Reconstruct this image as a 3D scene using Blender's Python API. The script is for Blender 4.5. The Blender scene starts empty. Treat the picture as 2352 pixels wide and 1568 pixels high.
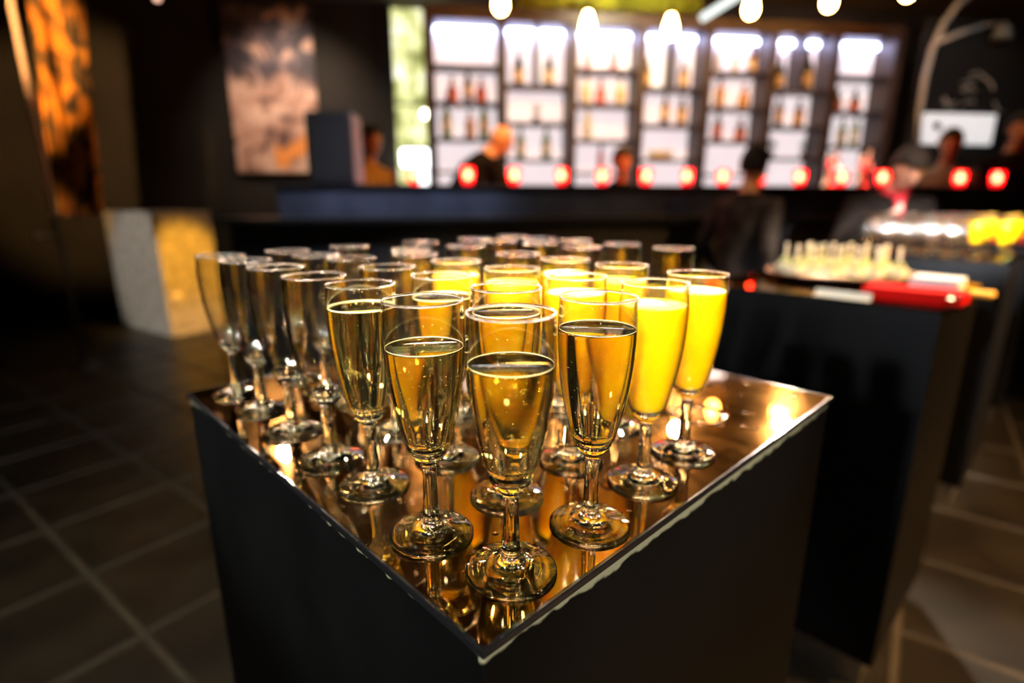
import bpy, bmesh, math, random
from mathutils import Vector, Matrix
random.seed(7)
scn = bpy.context.scene
COL = scn.collection
PI = math.pi

# ---------------------------------------------------------------- camera
FPX, PITCH, CAMZ, TOPZ = 1263.7, 0.2521, 1.3456, 1.10
cam_d = bpy.data.cameras.new('camera'); cam = bpy.data.objects.new('camera', cam_d); COL.objects.link(cam)
cam_d.sensor_width = 36.0; cam_d.lens = FPX / 2352 * 36
cam.location = (0, 0, CAMZ); cam.rotation_euler = (PI / 2 - PITCH, 0, 0)
cam_d.clip_start = 0.02
cam_d.dof.use_dof = True; cam_d.dof.focus_distance = 0.385; cam_d.dof.aperture_fstop = 2.25
scn.camera = cam

# ---------------------------------------------------------------- world, exposure
w = bpy.data.worlds.new('dim_room'); scn.world = w; w.use_nodes = True
w.node_tree.nodes['Background'].inputs[0].default_value = (1.0, 0.72, 0.45, 1)
w.node_tree.nodes['Background'].inputs[1].default_value = 0.004
scn.view_settings.view_transform = 'Standard'; scn.view_settings.look = 'None'
scn.view_settings.gamma = 1.0; scn.view_settings.use_curve_mapping = False
scn.view_settings.exposure = 1.12
cy = scn.cycles
cy.max_bounces = 16; cy.transmission_bounces = 14; cy.glossy_bounces = 4; cy.diffuse_bounces = 2
cy.transparent_max_bounces = 40; cy.sample_clamp_indirect = 40.0; cy.use_denoising = True; cy.use_light_tree = False; cy.adaptive_threshold = 0.05

# ---------------------------------------------------------------- spotlights: some inferred from the light, others added for brightness and glints
def spot(name, loc, aim, power, color, size_deg, blend=0.5, radius=0.05):
    l = bpy.data.lights.new(name, 'SPOT'); l.energy = power; l.color = color
    l.spot_size = math.radians(size_deg); l.spot_blend = blend; l.shadow_soft_size = radius
    o = bpy.data.objects.new(name, l); COL.objects.link(o); o.location = loc
    o.rotation_euler = (Vector(aim) - Vector(loc)).to_track_quat('-Z', 'Y').to_euler()
    return o
WARM, PEACH, COOL = (1.0, 0.66, 0.34), (1.0, 0.78, 0.58), (0.86, 0.9, 1.0)
spot('ceiling_or_fill_spot', (0.75, 1.9, 3.3), (0.12, 0.62, 1.2), 330, PEACH, 30, 0.6, 0.06)
spot('ceiling_or_fill_spot', (-0.9, 1.9, 3.3), (-0.15, 0.75, 1.2), 160, PEACH, 30, 0.6, 0.05)
spot('ceiling_or_fill_spot', (0.35, -0.9, 3.3), (0.05, 0.8, 1.2), 230, PEACH, 20, 0.5, 0.06)
spot('ceiling_or_fill_spot', (-1.0, -0.5, 3.3), (-0.15, 0.75, 1.2), 180, COOL, 20, 0.5, 0.05)
spot('ceiling_or_fill_spot', (3.4, 0.3, 2.9), (2.0, 1.9, 0.2), 800, (1.0, 0.5, 0.17), 70, 1.0, 0.06)
spot('ceiling_or_fill_spot', (2.7, 1.5, 3.3), (2.0, 2.6, 1.2), 700, PEACH, 34, 0.6, 0.05)  # added to brighten the flutes on the third pedestal
spot('ceiling_or_fill_spot', (1.7, 3.1, 3.3), (1.25, 1.75, 1.1), 420, PEACH, 26, 0.6, 0.06)  # added to brighten the snack table
spot('wash_or_fill_spot', (-2.2, 5.5, 3.4), (-2.45, 6.75, 2.2), 85, PEACH, 80, 1.0, 0.05)
spot('wash_or_fill_spot', (-3.2, 2.7, 3.2), (-4.05, 4.8, 2.5), 300, (1.0, 0.56, 0.2), 38, 0.5, 0.05)  # added in front of the drape in place of light from behind it
spot('wash_or_fill_spot', (-1.5, 4.3, 2.6), (-3.2, 5.5, 0.66), 340, (1.0, 0.44, 0.03), 21, 0.6, 0.05)
spot('ceiling_or_fill_spot', (-5.6, 2.3, 2.2), (-3.75, 5.55, 0.62), 150, (1.0, 0.88, 0.74), 24, 0.6, 0.05)  # added at low height to light the plinth block's left face
spot('bar_or_fill_spot', (1.6, 4.3, 3.2), (1.02, 5.2, 1.6), 200, (1.0, 0.42, 0.1), 30, 0.6, 0.05)
spot('bar_or_fill_spot', (0.6, 3.9, 3.3), (-0.25, 4.7, 1.6), 170, (1.0, 0.50, 0.16), 50, 0.6, 0.05)
spot('bar_or_fill_spot', (1.3, 1.2, 3.0), (2.27, 3.25, 1.52), 220, (1.0, 0.75, 0.62), 11, 0.6, 0.05)  # added to brighten the waiter's face
spot('bar_or_fill_spot', (-0.6, 1.9, 3.4), (-0.8, 3.8, 1.3), 120, (0.62, 0.72, 1.0), 40, 0.9, 0.05)
spot('floor_spot', (-1.6, 0.9, 3.3), (-1.2, 1.9, 0.0), 110, (1.0, 0.8, 0.45), 44, 1.0, 0.05)
# unseen spots added near the bar for rim glints and copper mirror sheen
for k, x in enumerate((-2.0, -0.8, 0.5, 1.6, 2.7, 3.5)):
    spot('back_glint_spot', (x, 4.75 + 0.14 * x, 3.02), (0.02, 0.72, 1.2), 400, (1.0, 0.70, 0.46) if k % 2 else (1.0, 0.80, 0.66), 12.5, 0.5, 0.05)
# unseen spots added behind the camera for glints in the empty flutes
for x, y, z, p, c in ((-2.4, -2.2, 2.35, 330, COOL), (-0.9, -2.6, 2.5, 300, COOL), (0.5, -2.7, 2.35, 160, PEACH), (1.9, -2.3, 2.5, 200, COOL)):
    spot('front_glint_spot', (x, y, z), (-0.05, 0.75, 1.22), p, c, 15, 0.4, 0.07)
for x, y, z, p, c in ((-1.4, -1.6, 2.6, 1700, COOL), (0.2, -2.0, 2.6, 1700, COOL), (1.5, -1.9, 2.3, 1500, COOL), (3.2, -1.0, 2.6, 1700, COOL)):
    spot('front_glint_spot', (x, y, z), (2.08, 2.68, 1.19), p, c, 7, 0.4, 0.08)  # added for glints on the third pedestal's flutes
# small downlights added across the ceiling for sparkle in the glass
for k, (x, y) in enumerate(((-2.2, 0.2), (-1.6, 2.4), (-0.5, -1.6), (0.9, -1.5), (1.5, 0.9), (2.4, -0.4), (-2.4, -1.4), (0.1, 2.7))):
    spot('sparkle_downlight', (x, y, 3.47), (x, y, 0), 26, COOL if k % 3 == 0 else PEACH, 110, 0.5, 0.05)

# ---------------------------------------------------------------- layout helpers
FW = Vector((0, math.cos(PITCH), -math.sin(PITCH))); UP = Vector((0, math.sin(PITCH), math.cos(PITCH)))
def at(px, py, Y0, s=0.0):
    """point where the sight line of a photograph pixel meets the upright plane Y = Y0 + s X"""
    d = FW + Vector((1, 0, 0)) * ((px - 1176) / FPX) - UP * ((py - 784) / FPX)
    t = Y0 / (d.y - s * d.x)
    return Vector((0, 0, CAMZ)) + d * t
AX = Vector((0.7205, 0.69346, 0)); BX = Vector((-0.69346, 0.7205, 0)); C0 = Vector((-0.0161, 0.2550, 0))
def tab(a, b, z=TOPZ): return C0 + AX * a + BX * b + Vector((0, 0, z))
TANG = math.atan2(AX.y, AX.x)
SL = 0.14; BANG = math.atan(SL)                       # the bar and shelves run at this angle

class MB:
    def __init__(s): s.v = []; s.f = []; s.m = []
    def add(s, vs, fs, mi=0):
        o = len(s.v); s.v += [tuple(v) for v in vs]; s.f += [tuple(i + o for i in f) for f in fs]; s.m += [mi] * len(fs); return s
    def box(s, lo, hi, M=None, mi=0, bev=0.0):
        x0, y0, z0 = lo; x1, y1, z1 = hi
        if bev > 0:
            vs = []
            for (z, e) in ((z0, bev), (z0 + bev, 0), (z1 - bev, 0), (z1, bev)):
                for (x, y, dx, dy) in ((x0, y0, 1, 1), (x1, y0, -1, 1), (x1, y1, -1, -1), (x0, y1, 1, -1)):
                    vs.append((x + dx * (e + bev), y + dy * e, z)); vs.append((x + dx * e, y + dy * (e + bev), z))
            ring = []
            for r in range(4):
                b = r * 8; ring.append([b + 1, b + 0, b + 2, b + 3, b + 5, b + 4, b + 6, b + 7])
            fs = []
            for r in range(3):
                for k in range(8):
                    fs.append((ring[r][k], ring[r][(k + 1) % 8], ring[r + 1][(k + 1) % 8], ring[r + 1][k]))
            fs.append(tuple(reversed(ring[0]))); fs.append(tuple(ring[3]))
        else:
            vs = [(x0, y0, z0), (x1, y0, z0), (x1, y1, z0), (x0, y1, z0), (x0, y0, z1), (x1, y0, z1), (x1, y1, z1), (x0, y1, z1)]
            fs = [(3, 2, 1, 0), (4, 5, 6, 7), (0, 1, 5, 4), (1, 2, 6, 5), (2, 3, 7, 6), (3, 0, 4, 7)]
        if M is not None: vs = [M @ Vector(v) for v in vs]
        return s.add(vs, fs, mi)
    def lathe(s, prof, seg=32, M=None, mi=0, closed=False):
        vs = []; fs = []; rings = []
        for (r, z) in prof:
            if r < 1e-6: rings.append([len(vs)]); vs.append((0, 0, z))
            else:
                rings.append(list(range(len(vs), len(vs) + seg)))
                vs += [(r * math.cos(2 * PI * k / seg), r * math.sin(2 * PI * k / seg), z) for k in range(seg)]
        pairs = list(zip(rings, rings[1:])) + ([(rings[-1], rings[0])] if closed else [])
        for A, B in pairs:
            for k in range(seg):
                k2 = (k + 1) % seg
                if len(A) == 1 and len(B) == 1: continue
                if len(A) == 1: fs.append((A[0], B[k2], B[k]))
                elif len(B) == 1: fs.append((A[k], A[k2], B[0]))
                else: fs.append((A[k], A[k2], B[k2], B[k]))
        if M is not None: vs = [M @ Vector(v) for v in vs]
        return s.add(vs, fs, mi)
    def loft(s, pts, rx, ry=None, seg=14, xref=None, mi=0, cap=True):
        """tube through pts; rx along xref side, ry across"""
        ry = ry or rx; pts = [Vector(p) for p in pts]; n = len(pts); vs = []; fs = []
        xr = Vector(xref) if xref is not None else None
        for i, p in enumerate(pts):
            t = (pts[min(i + 1, n - 1)] - pts[max(i - 1, 0)]).normalized()
            if xr is None:
                ref = Vector((0, 0, 1)) if abs(t.z) < 0.9 else Vector((1, 0, 0)); ux = t.cross(ref).normalized(); xr = ux.copy()
            ux = (xr - t * xr.dot(t)).normalized(); uy = t.cross(ux); xr = ux if xref is None else xr
            for k in range(seg):
                q = 2 * PI * k / seg; vs.append(p + ux * (rx[i] * math.cos(q)) + uy * (ry[i] * math.sin(q)))
        for i in range(n - 1):
            for k in range(seg):
                k2 = (k + 1) % seg; fs.append((i * seg + k, i * seg + k2, (i + 1) * seg + k2, (i + 1) * seg + k))
        if cap: fs.append(tuple(reversed(range(seg)))); fs.append(tuple(range((n - 1) * seg, n * seg)))
        return s.add(vs, fs, mi)
    def tube(s, pts, r, seg=10, mi=0): return s.loft(pts, [r] * len(pts), None, seg, None, mi)
    def ball(s, c, r, seg=16, rings=10, mi=0, M=None):
        r = r if hasattr(r, '__len__') else (r, r, r)
        T = Matrix.Translation(Vector(c)) @ (M if M is not None else Matrix.Identity(4)) @ Matrix.Diagonal((r[0], r[1], r[2], 1))
        return s.lathe([(math.sin(PI * k / rings), -math.cos(PI * k / rings)) for k in range(rings + 1)], seg, T, mi)
    def data(s, name, mats, smooth=True):
        me = bpy.data.meshes.new(name); me.from_pydata(s.v, [], s.f)
        for m in (mats if isinstance(mats, (list, tuple)) else [mats]): me.materials.append(m)
        for p, mi in zip(me.polygons, s.m): p.material_index = mi
        if smooth: me.polygons.foreach_set('use_smooth', [True] * len(me.polygons))
        me.update(); return me
    def build(s, name, mats, parent=None, smooth=False, loc=None, rotz=None):
        return link(name, s.data(name, mats, smooth), parent, loc, rotz)
def link(name, me, parent=None, loc=None, rotz=None):
    o = bpy.data.objects.new(name, me); COL.objects.link(o); o.parent = parent
    if loc is not None: o.location = loc
    if rotz is not None: o.rotation_euler = (0, 0, rotz)
    return o
def tag(o, label=None, cat=None, group=None, kind=None):
    for k, v in (('label', label), ('category', cat), ('group', group), ('kind', kind)):
        if v: o[k] = v
    return o
def empty(name, loc, label, cat, group=None, rotz=0, kind=None):
    o = bpy.data.objects.new(name, None); COL.objects.link(o); o.location = loc; o.rotation_euler = (0, 0, rotz); o.empty_display_size = 0.05
    return tag(o, label, cat, group, kind)
def autosmooth(o, deg=40):
    me = o.data; bm = bmesh.new(); bm.from_mesh(me)
    for e in bm.edges:
        e.smooth = not (len(e.link_faces) == 2 and e.calc_face_angle(0) > math.radians(deg))
    bm.to_mesh(me); bm.free()
    me.polygons.foreach_set('use_smooth', [True] * len(me.polygons)); return o
ORD = ['first', 'second', 'third', 'fourth', 'fifth', 'sixth', 'seventh', 'eighth', 'ninth', 'tenth', 'eleventh', 'twelfth', 'thirteenth', 'fourteenth']

# ---------------------------------------------------------------- materials
def nodes(m):
    m.use_nodes = True; nt = m.node_tree; return nt, nt.nodes, nt.links
def mat(name, col, rough=0.5, metal=0.0, var=0.15, scale=8.0, emis=None, estr=0.0, bump=0.0, spec=0.5, coord='Object', **kw):
    m = bpy.data.materials.new(name); nt, N, L = nodes(m); b = N['Principled BSDF']
    b.inputs['Roughness'].default_value = rough; b.inputs['Metallic'].default_value = metal
    b.inputs['Specular IOR Level'].default_value = spec
    tc = N.new('ShaderNodeTexCoord'); nz = N.new('ShaderNodeTexNoise'); nz.inputs['Scale'].default_value = scale; nz.inputs['Detail'].default_value = 2.5
    L.new(tc.outputs[coord], nz.inputs['Vector'])
    rp = N.new('ShaderNodeValToRGB'); c = Vector(col[:3])
    rp.color_ramp.elements[0].position = 0.3; rp.color_ramp.elements[1].position = 0.7
    rp.color_ramp.elements[0].color = (*(c * (1 - var)), 1); rp.color_ramp.elements[1].color = (*[min(1, x) for x in c * (1 + var)], 1)
    L.new(nz.outputs['Fac'], rp.inputs[0]); L.new(rp.outputs[0], b.inputs['Base Color'])
    if emis is not None:
        b.inputs['Emission Color'].default_value = (*emis[:3], 1); b.inputs['Emission Strength'].default_value = estr
    if bump:
        bp = N.new('ShaderNodeBump'); bp.inputs['Strength'].default_value = bump; L.new(nz.outputs['Fac'], bp.inputs['Height']); L.new(bp.outputs[0], b.inputs['Normal'])
    for k, v in kw.items(): b.inputs[k.replace('_', ' ')].default_value = v
    return m
def ramp_mat(name, stops, scale, rough=0.6, detail=6, stretch=(1, 1, 1), dist=0.0, emit=0.0, coord='Object'):
    """mottled print or stone: noise through a colour ramp"""
    m = bpy.data.materials.new(name); nt, N, L = nodes(m); b = N['Principled BSDF']; b.inputs['Roughness'].default_value = rough
    tc = N.new('ShaderNodeTexCoord'); mp = N.new('ShaderNodeMapping'); mp.inputs['Scale'].default_value = stretch
    nz = N.new('ShaderNodeTexNoise'); nz.inputs['Scale'].default_value = scale; nz.inputs['Detail'].default_value = detail; nz.inputs['Distortion'].default_value = dist
    L.new(tc.outputs[coord], mp.inputs[0]); L.new(mp.outputs[0], nz.inputs['Vector'])
    rp = N.new('ShaderNodeValToRGB'); e = rp.color_ramp.elements
    while len(e) < len(stops): e.new(0.5)
    for q, (pos, c) in zip(e, stops): q.position = pos; q.color = (*c, 1)
    L.new(nz.outputs['Fac'], rp.inputs[0]); L.new(rp.outputs[0], b.inputs['Base Color'])
    if emit: L.new(rp.outputs[0], b.inputs['Emission Color']); b.inputs['Emission Strength'].default_value = emit
    return m
def glow(name, col, strength):
    m = bpy.data.materials.new(name); nt, N, L = nodes(m); N.remove(N['Principled BSDF'])
    e = N.new('ShaderNodeEmission'); e.inputs[0].default_value = (*col, 1); e.inputs[1].default_value = strength
    L.new(e.outputs[0], N['Material Output'].inputs[0]); return m
def solid_glass(name, col=(1, 1, 1), ior=1.5, rough=0.0):
    m = bpy.data.materials.new(name); nt, N, L = nodes(m); N.remove(N['Principled BSDF'])
    g = N.new('ShaderNodeBsdfGlass'); g.inputs['Color'].default_value = (*col, 1); g.inputs['IOR'].default_value = ior; g.inputs['Roughness'].default_value = rough
    L.new(g.outputs[0], N['Material Output'].inputs[0]); return m
def thin_glass(name, tint=(0.985, 0.987, 0.975), edge=(0.35, 0.35, 0.3), f0=0.07, gain=1.0, rough=0.03):
    """blown glass wall about a millimetre thick: clear straight through, mirror-like towards grazing"""
    m = bpy.data.materials.new(name); nt, N, L = nodes(m); N.remove(N['Principled BSDF'])
    lw = N.new('ShaderNodeLayerWeight'); lw.inputs[0].default_value = 0.5
    p = N.new('ShaderNodeMath'); p.operation = 'POWER'; p.inputs[1].default_value = 3.2; L.new(lw.outputs['Facing'], p.inputs[0])
    q = N.new('ShaderNodeMath'); q.operation = 'MULTIPLY_ADD'; q.inputs[1].default_value = 0.9 * gain; q.inputs[2].default_value = f0; q.use_clamp = True; L.new(p.outputs[0], q.inputs[0])
    mc = N.new('ShaderNodeMix'); mc.data_type = 'RGBA'; L.new(p.outputs[0], mc.inputs['Factor']); mc.inputs['A'].default_value = (*tint, 1); mc.inputs['B'].default_value = (*edge, 1)
    t = N.new('ShaderNodeBsdfTransparent'); L.new(mc.outputs['Result'], t.inputs[0])
    g = N.new('ShaderNodeBsdfGlossy'); g.inputs['Roughness'].default_value = rough
    mx = N.new('ShaderNodeMixShader'); L.new(q.outputs[0], mx.inputs[0]); L.new(t.outputs[0], mx.inputs[1]); L.new(g.outputs[0], mx.inputs[2])
    L.new(mx.outputs[0], N['Material Output'].inputs[0]); return m

M = {}
M['glass'] = solid_glass('clear_glass', (0.975, 0.995, 0.93), 1.5, 0.02)
M['rim'] = solid_glass('polished_rim_glass', (0.99, 0.99, 0.97), 1.5, 0.12)
M['bowl'] = thin_glass('thin_clear_glass')
M['bowl_dull'] = thin_glass('thin_clear_glass_unpolished', rough=0.09)
M['wine'] = solid_glass('sparkling_wine', (1.0, 0.95, 0.66), 1.34)
M['foam'] = mat('wine_foam', (0.95, 0.8, 0.35), 0.3, var=0.1, scale=300)
M['bubble'] = mat('bubble', (0.95, 0.9, 0.7), 0.1, var=0.02)
M['juice'] = mat('orange_juice', (1.0, 0.51, 0.0), 0.25, var=0.05, scale=40, Subsurface_Weight=0.7, Subsurface_Radius=(0.03, 0.02, 0.004), Subsurface_Scale=1.0)
M['black'] = mat('black_lacquered_board', (0.0018, 0.0018, 0.0017), 0.45, spec=0.15, var=0.4, scale=5)
M['tile'] = mat('dark_floor_tile', (0.009, 0.008, 0.0055), 0.38, var=0.6, scale=4, bump=0.15)
M['grout'] = mat('pale_grout', (0.022, 0.019, 0.012), 0.8, var=0.5, scale=5)
M['wall'] = mat('dark_brown_wall', (0.016, 0.011, 0.0065), 0.75, var=0.35, scale=2)
M['wallblk'] = mat('black_wall', (0.008, 0.007, 0.006), 0.7, var=0.3, scale=2)
M['ceil'] = mat('dark_ceiling', (0.04, 0.027, 0.018), 0.8, var=0.4, scale=3)
M['wood'] = mat('dark_shelf_wood', (0.05, 0.027, 0.022), 0.5, var=0.3, scale=6)
M['barblk'] = mat('black_bar_front', (0.010, 0.010, 0.011), 0.5, var=0.4, scale=3)
M['fascia'] = mat('blue_black_fascia', (0.05, 0.058, 0.085), 0.4, var=0.5, scale=4, bump=0.2)
M['steel'] = mat('brushed_steel', (0.6, 0.6, 0.58), 0.28, 1.0, var=0.1, scale=30)
M['chrome'] = mat('polished_chrome', (0.9, 0.92, 0.95), 0.28, 1.0, var=0.03)
M['brass'] = mat('dull_brass', (0.5, 0.33, 0.2), 0.35, 1.0, var=0.2)
M['cord'] = mat('black_cord', (0.01, 0.01, 0.01), 0.6)
def bronze_mirror():
    """dark bronze mirrored acrylic: a sharp reflection under a hazy, smeared and scratched sheen"""
    m = bpy.data.materials.new('bronze_mirror'); nt, N, L = nodes(m); N.remove(N['Principled BSDF'])
    tc = N.new('ShaderNodeTexCoord')
    n1 = N.new('ShaderNodeTexNoise'); n1.inputs['Scale'].default_value = 14; n1.inputs['Detail'].default_value = 8; n1.inputs['Roughness'].default_value = 0.7; L.new(tc.outputs['Object'], n1.inputs['Vector'])
    n2 = N.new('ShaderNodeTexNoise'); n2.inputs['Scale'].default_value = 55; n2.inputs['Detail'].default_value = 6
    mp = N.new('ShaderNodeMapping'); mp.inputs['Scale'].default_value = (1, 0.25, 1); mp.inputs['Rotation'].default_value = (0, 0, 0.6); L.new(tc.outputs['Object'], mp.inputs[0]); L.new(mp.outputs[0], n2.inputs['Vector'])
    sharp = N.new('ShaderNodeBsdfGlossy'); sharp.inputs['Roughness'].default_value = 0.015; sharp.inputs['Color'].default_value = (0.235, 0.165, 0.085, 1)
    hazy = N.new('ShaderNodeBsdfGlossy'); hazy.inputs['Color'].default_value = (0.42, 0.20, 0.05, 1)
    rr = N.new('ShaderNodeMapRange'); rr.inputs['To Min'].default_value = 0.08; rr.inputs['To Max'].default_value = 0.24; L.new(n2.outputs['Fac'], rr.inputs[0]); L.new(rr.outputs[0], hazy.inputs['Roughness'])
    bp = N.new('ShaderNodeBump'); bp.inputs['Strength'].default_value = 0.06; bp.inputs['Distance'].default_value = 0.002; L.new(n2.outputs['Fac'], bp.inputs['Height']); L.new(bp.outputs[0], hazy.inputs['Normal'])
    k = N.new('ShaderNodeMapRange'); k.inputs['From Min'].default_value = 0.40; k.inputs['From Max'].default_value = 0.66; k.inputs['To Min'].default_value = 0.015; k.inputs['To Max'].default_value = 0.085; L.new(n1.outputs['Fac'], k.inputs[0])
    mx = N.new('ShaderNodeMixShader'); L.new(k.outputs[0], mx.inputs[0]); L.new(sharp.outputs[0], mx.inputs[1]); L.new(hazy.outputs[0], mx.inputs[2])
    L.new(mx.outputs[0], N['Material Output'].inputs[0]); return m
M['mirror'] = bronze_mirror()
def worn_board(name, z_edge, band, amount):
    """black board whose upper arris is scuffed to the pale core, with a few chips below"""
    m = mat(name, (0.0012, 0.0013, 0.0011), 0.42, spec=0.1, var=0.5, scale=6); nt, N, L = m.node_tree, m.node_tree.nodes, m.node_tree.links; b = N['Principled BSDF']
    src = b.inputs['Base Color'].links[0].from_socket; tc = N.new('ShaderNodeTexCoord'); sx = N.new('ShaderNodeSeparateXYZ'); L.new(tc.outputs['Object'], sx.inputs[0])
    d = N.new('ShaderNodeMapRange'); d.inputs['From Min'].default_value = z_edge - band; d.inputs['From Max'].default_value = z_edge; L.new(sx.outputs['Z'], d.inputs[0])
    n = N.new('ShaderNodeTexNoise'); n.inputs['Scale'].default_value = 45; n.inputs['Detail'].default_value = 8; L.new(tc.outputs['Object'], n.inputs['Vector'])
    n3 = N.new('ShaderNodeTexNoise'); n3.inputs['Scale'].default_value = 6; L.new(tc.outputs['Object'], n3.inputs['Vector'])
    sd = N.new('ShaderNodeMath'); sd.operation = 'LESS_THAN'; sd.inputs[1].default_value = 0.008; L.new(sx.outputs['Y'], sd.inputs[0])     # the face scuffed most
    q1 = N.new('ShaderNodeMath'); q1.operation = 'MULTIPLY_ADD'; q1.inputs[1].default_value = 0.9; L.new(n3.outputs['Fac'], q1.inputs[0]); L.new(n.outputs['Fac'], q1.inputs[2])
    q2 = N.new('ShaderNodeMath'); q2.operation = 'MULTIPLY_ADD'; q2.inputs[1].default_value = 0.30; L.new(sd.outputs[0], q2.inputs[0]); L.new(q1.outputs[0], q2.inputs[2])
    a = N.new('ShaderNodeMath'); a.operation = 'ADD'; L.new(d.outputs[0], a.inputs[0]); L.new(q2.outputs[0], a.inputs[1])
    t = N.new('ShaderNodeMapRange'); t.inputs['From Min'].default_value = amount; t.inputs['From Max'].default_value = amount + 0.12; L.new(a.outputs[0], t.inputs[0])
    mc = N.new('ShaderNodeMix'); mc.data_type = 'RGBA'; L.new(t.outputs[0], mc.inputs['Factor']); L.new(src, mc.inputs['A']); mc.inputs['B'].default_value = (0.13, 0.125, 0.07, 1)
    L.new(mc.outputs['Result'], b.inputs['Base Color']); return m
M['worn'] = worn_board('scuffed_black_board', TOPZ - 0.006, 0.018, 1.74)
M['worn2'] = mat('worn_brown_board', (0.028, 0.020, 0.014), 0.5, var=0.5, scale=5)

# ================================================================ setting
FLOOR_E1 = Vector((0.593, 0.805, 0)).normalized(); FLOOR_E2 = Vector((FLOOR_E1.y, -FLOOR_E1.x, 0))
fl = MB().box((-9, -3, -0.08), (9, 9, -0.006)).build('floor', M['grout']); tag(fl, kind='structure')
T = 0.485; G = 0.012
tile_me = MB().box((-T / 2 + G, -T / 2 + G, -0.03), (T / 2 - G, T / 2 - G, 0.0), bev=0.003).data('tile', M['tile'], False)
org = Vector((-1.175, 1.472, 0)); far_tiles = MB(); ntile = 0
for i in range(-22, 24):
    for j in range(-22, 24):
        p = org + FLOOR_E1 * (T * (i + 0.5)) + FLOOR_E2 * (T * (j + 0.5))
        if not (-8.5 < p.x < 8.5 and -2.5 < p.y < 8.5): continue
        rel = p - Vector((0, 0, CAMZ)); dep = rel.dot(FW)
        x = 1176 + FPX * rel.x / dep if dep > 0.3 else -9999; y = 784 - FPX * rel.dot(UP) / dep if dep > 0.3 else -9999
        seen = (-250 < x < 560 or 1780 < x < 2600) and 640 < y < 1800
        if seen and dep < 4.5 and ntile < 290:
            o = link('tile', tile_me, fl, p, math.atan2(FLOOR_E1.y, FLOOR_E1.x)); ntile += 1
        else:
            Mx = Matrix.Translation(p) @ Matrix.Rotation(math.atan2(FLOOR_E1.y, FLOOR_E1.x), 4, 'Z')
            far_tiles.box((-T / 2 + G, -T / 2 + G, -0.03), (T / 2 - G, T / 2 - G, 0.0), Mx)
o = far_tiles.build('tile_field', M['tile'], fl); tag(o, kind='stuff')
CZ = 3.5
tag(MB().box((-9, -3, CZ), (9, 9, CZ + 0.1)).build('ceiling', M['ceil']), kind='structure')
def wall_run(name, x0, x1, Y0, s, mat_, z0=0, z1=CZ, th=0.15):
    a = Vector((x0, Y0 + s * x0, 0)); b = Vector((x1, Y0 + s * x1, 0)); d = (b - a); ln = d.length
    o = MB().box((0, 0, z0), (ln, th, z1)).build(name, mat_, None, False, a, math.atan2(d.y, d.x)); return tag(o, kind='structure')
WY = 7.2
wl = at(905, 200, WY, SL).x; wr = at(990, 200, WY, SL).x
wall_run('wall_back', -8.5, wl, WY, SL, M['wall'])
wall_run('wall_behind_shelves', wl, 8.6, WY + 0.25, SL, M['wall'])
tag(MB().box((-8.6, -3, 0), (-8.45, 9, CZ)).build('wall_left', M['wallblk']), kind='structure')
tag(MB().box((8.45, -3, 0), (8.6, 9, CZ)).build('wall_right', M['wall']), kind='structure')
tag(MB().box((-9, -3.0, 0), (9, -2.85, CZ)).build('wall_front', M['wallblk']), kind='structure')
# glazed opening left of the shelves: mottled green garden light behind panes
def window_light():
    m = bpy.data.materials.new('garden_light'); nt, N, L = nodes(m); N.remove(N['Principled BSDF'])
    tc = N.new('ShaderNodeTexCoord'); nz = N.new('ShaderNodeTexNoise'); nz.inputs['Scale'].default_value = 4.5; nz.inputs['Detail'].default_value = 3; L.new(tc.outputs['Object'], nz.inputs['Vector'])
    rp = N.new('ShaderNodeValToRGB'); e = rp.color_ramp.elements; e.new(0.5)
    for q, (p, c) in zip(e, ((0.35, (0.16, 0.17, 0.05)), (0.5, (0.55, 0.55, 0.22)), (0.66, (0.85, 0.82, 0.6)))): q.position = p; q.color = (*c, 1)
    L.new(nz.outputs['Fac'], rp.inputs[0]); em = N.new('ShaderNodeEmission'); em.inputs[1].default_value = 0.9
    L.new(rp.outputs[0], em.inputs[0]); L.new(em.outputs[0], N['Material Output'].inputs[0]); return m
p0 = at(908, 430, WY + 0.12, SL); p1 = at(992, 0, WY + 0.12, SL)
ang = BANG
win = empty('window_1', (p0.x, p0.y, 0.9), 'tall narrow window of mottled green light left of the shelves', 'window', rotz=ang); win['kind'] = 'structure'
ww = (p1.x + 0.12 - p0.x) / math.cos(ang)
MB().box((0, 0.03, 0), (ww, 0.05, CZ - 0.9)).build('pane', window_light(), win)
fr = MB().box((-0.03, -0.02, 0), (0.0, 0.06, CZ - 0.9)).box((ww, -0.02, 0), (ww + 0.03, 0.06, CZ - 0.9))
for z in (0.0, 0.62, 1.55): fr.box((0, -0.01, z), (ww, 0.03, z + 0.025))
fr.build('window_frame', M['steel'], win)
lm = at(955, 362, WY - 0.05, SL)
lamp = empty('lantern', lm, 'bright white lantern box glowing at the foot of the window', 'lamp', rotz=ang)
MB().box((-0.17, -0.06, -0.1), (0.17, 0.06, 0.09), bev=0.02).build('lantern_shade', glow('lantern_white', (0.9, 0.95, 1.0), 4.0), lamp)
MB().box((-0.03, -0.04, -0.42), (0.18, 0.04, -0.1), bev=0.01).build('lantern_base', glow('lantern_lower', (0.95, 0.97, 1.0), 1.8), lamp)
MB().tube([(0, 0, 0.09), (0, 0, CZ - lm.z)], 0.006).build('cord', M['cord'], lamp)
b2 = at(977, 262, WY - 0.15, SL)
gl = empty('globe_light', b2, 'small round globe light hanging in front of the window', 'lamp')
MB().ball((0, 0, 0), 0.045).build('globe', glow('globe_warm', (1.0, 0.9, 0.65), 9.0), gl, True)
MB().tube([(0, 0, 0.04), (0, 0, CZ - b2.z)], 0.004).build('cord', M['cord'], gl)

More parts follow.
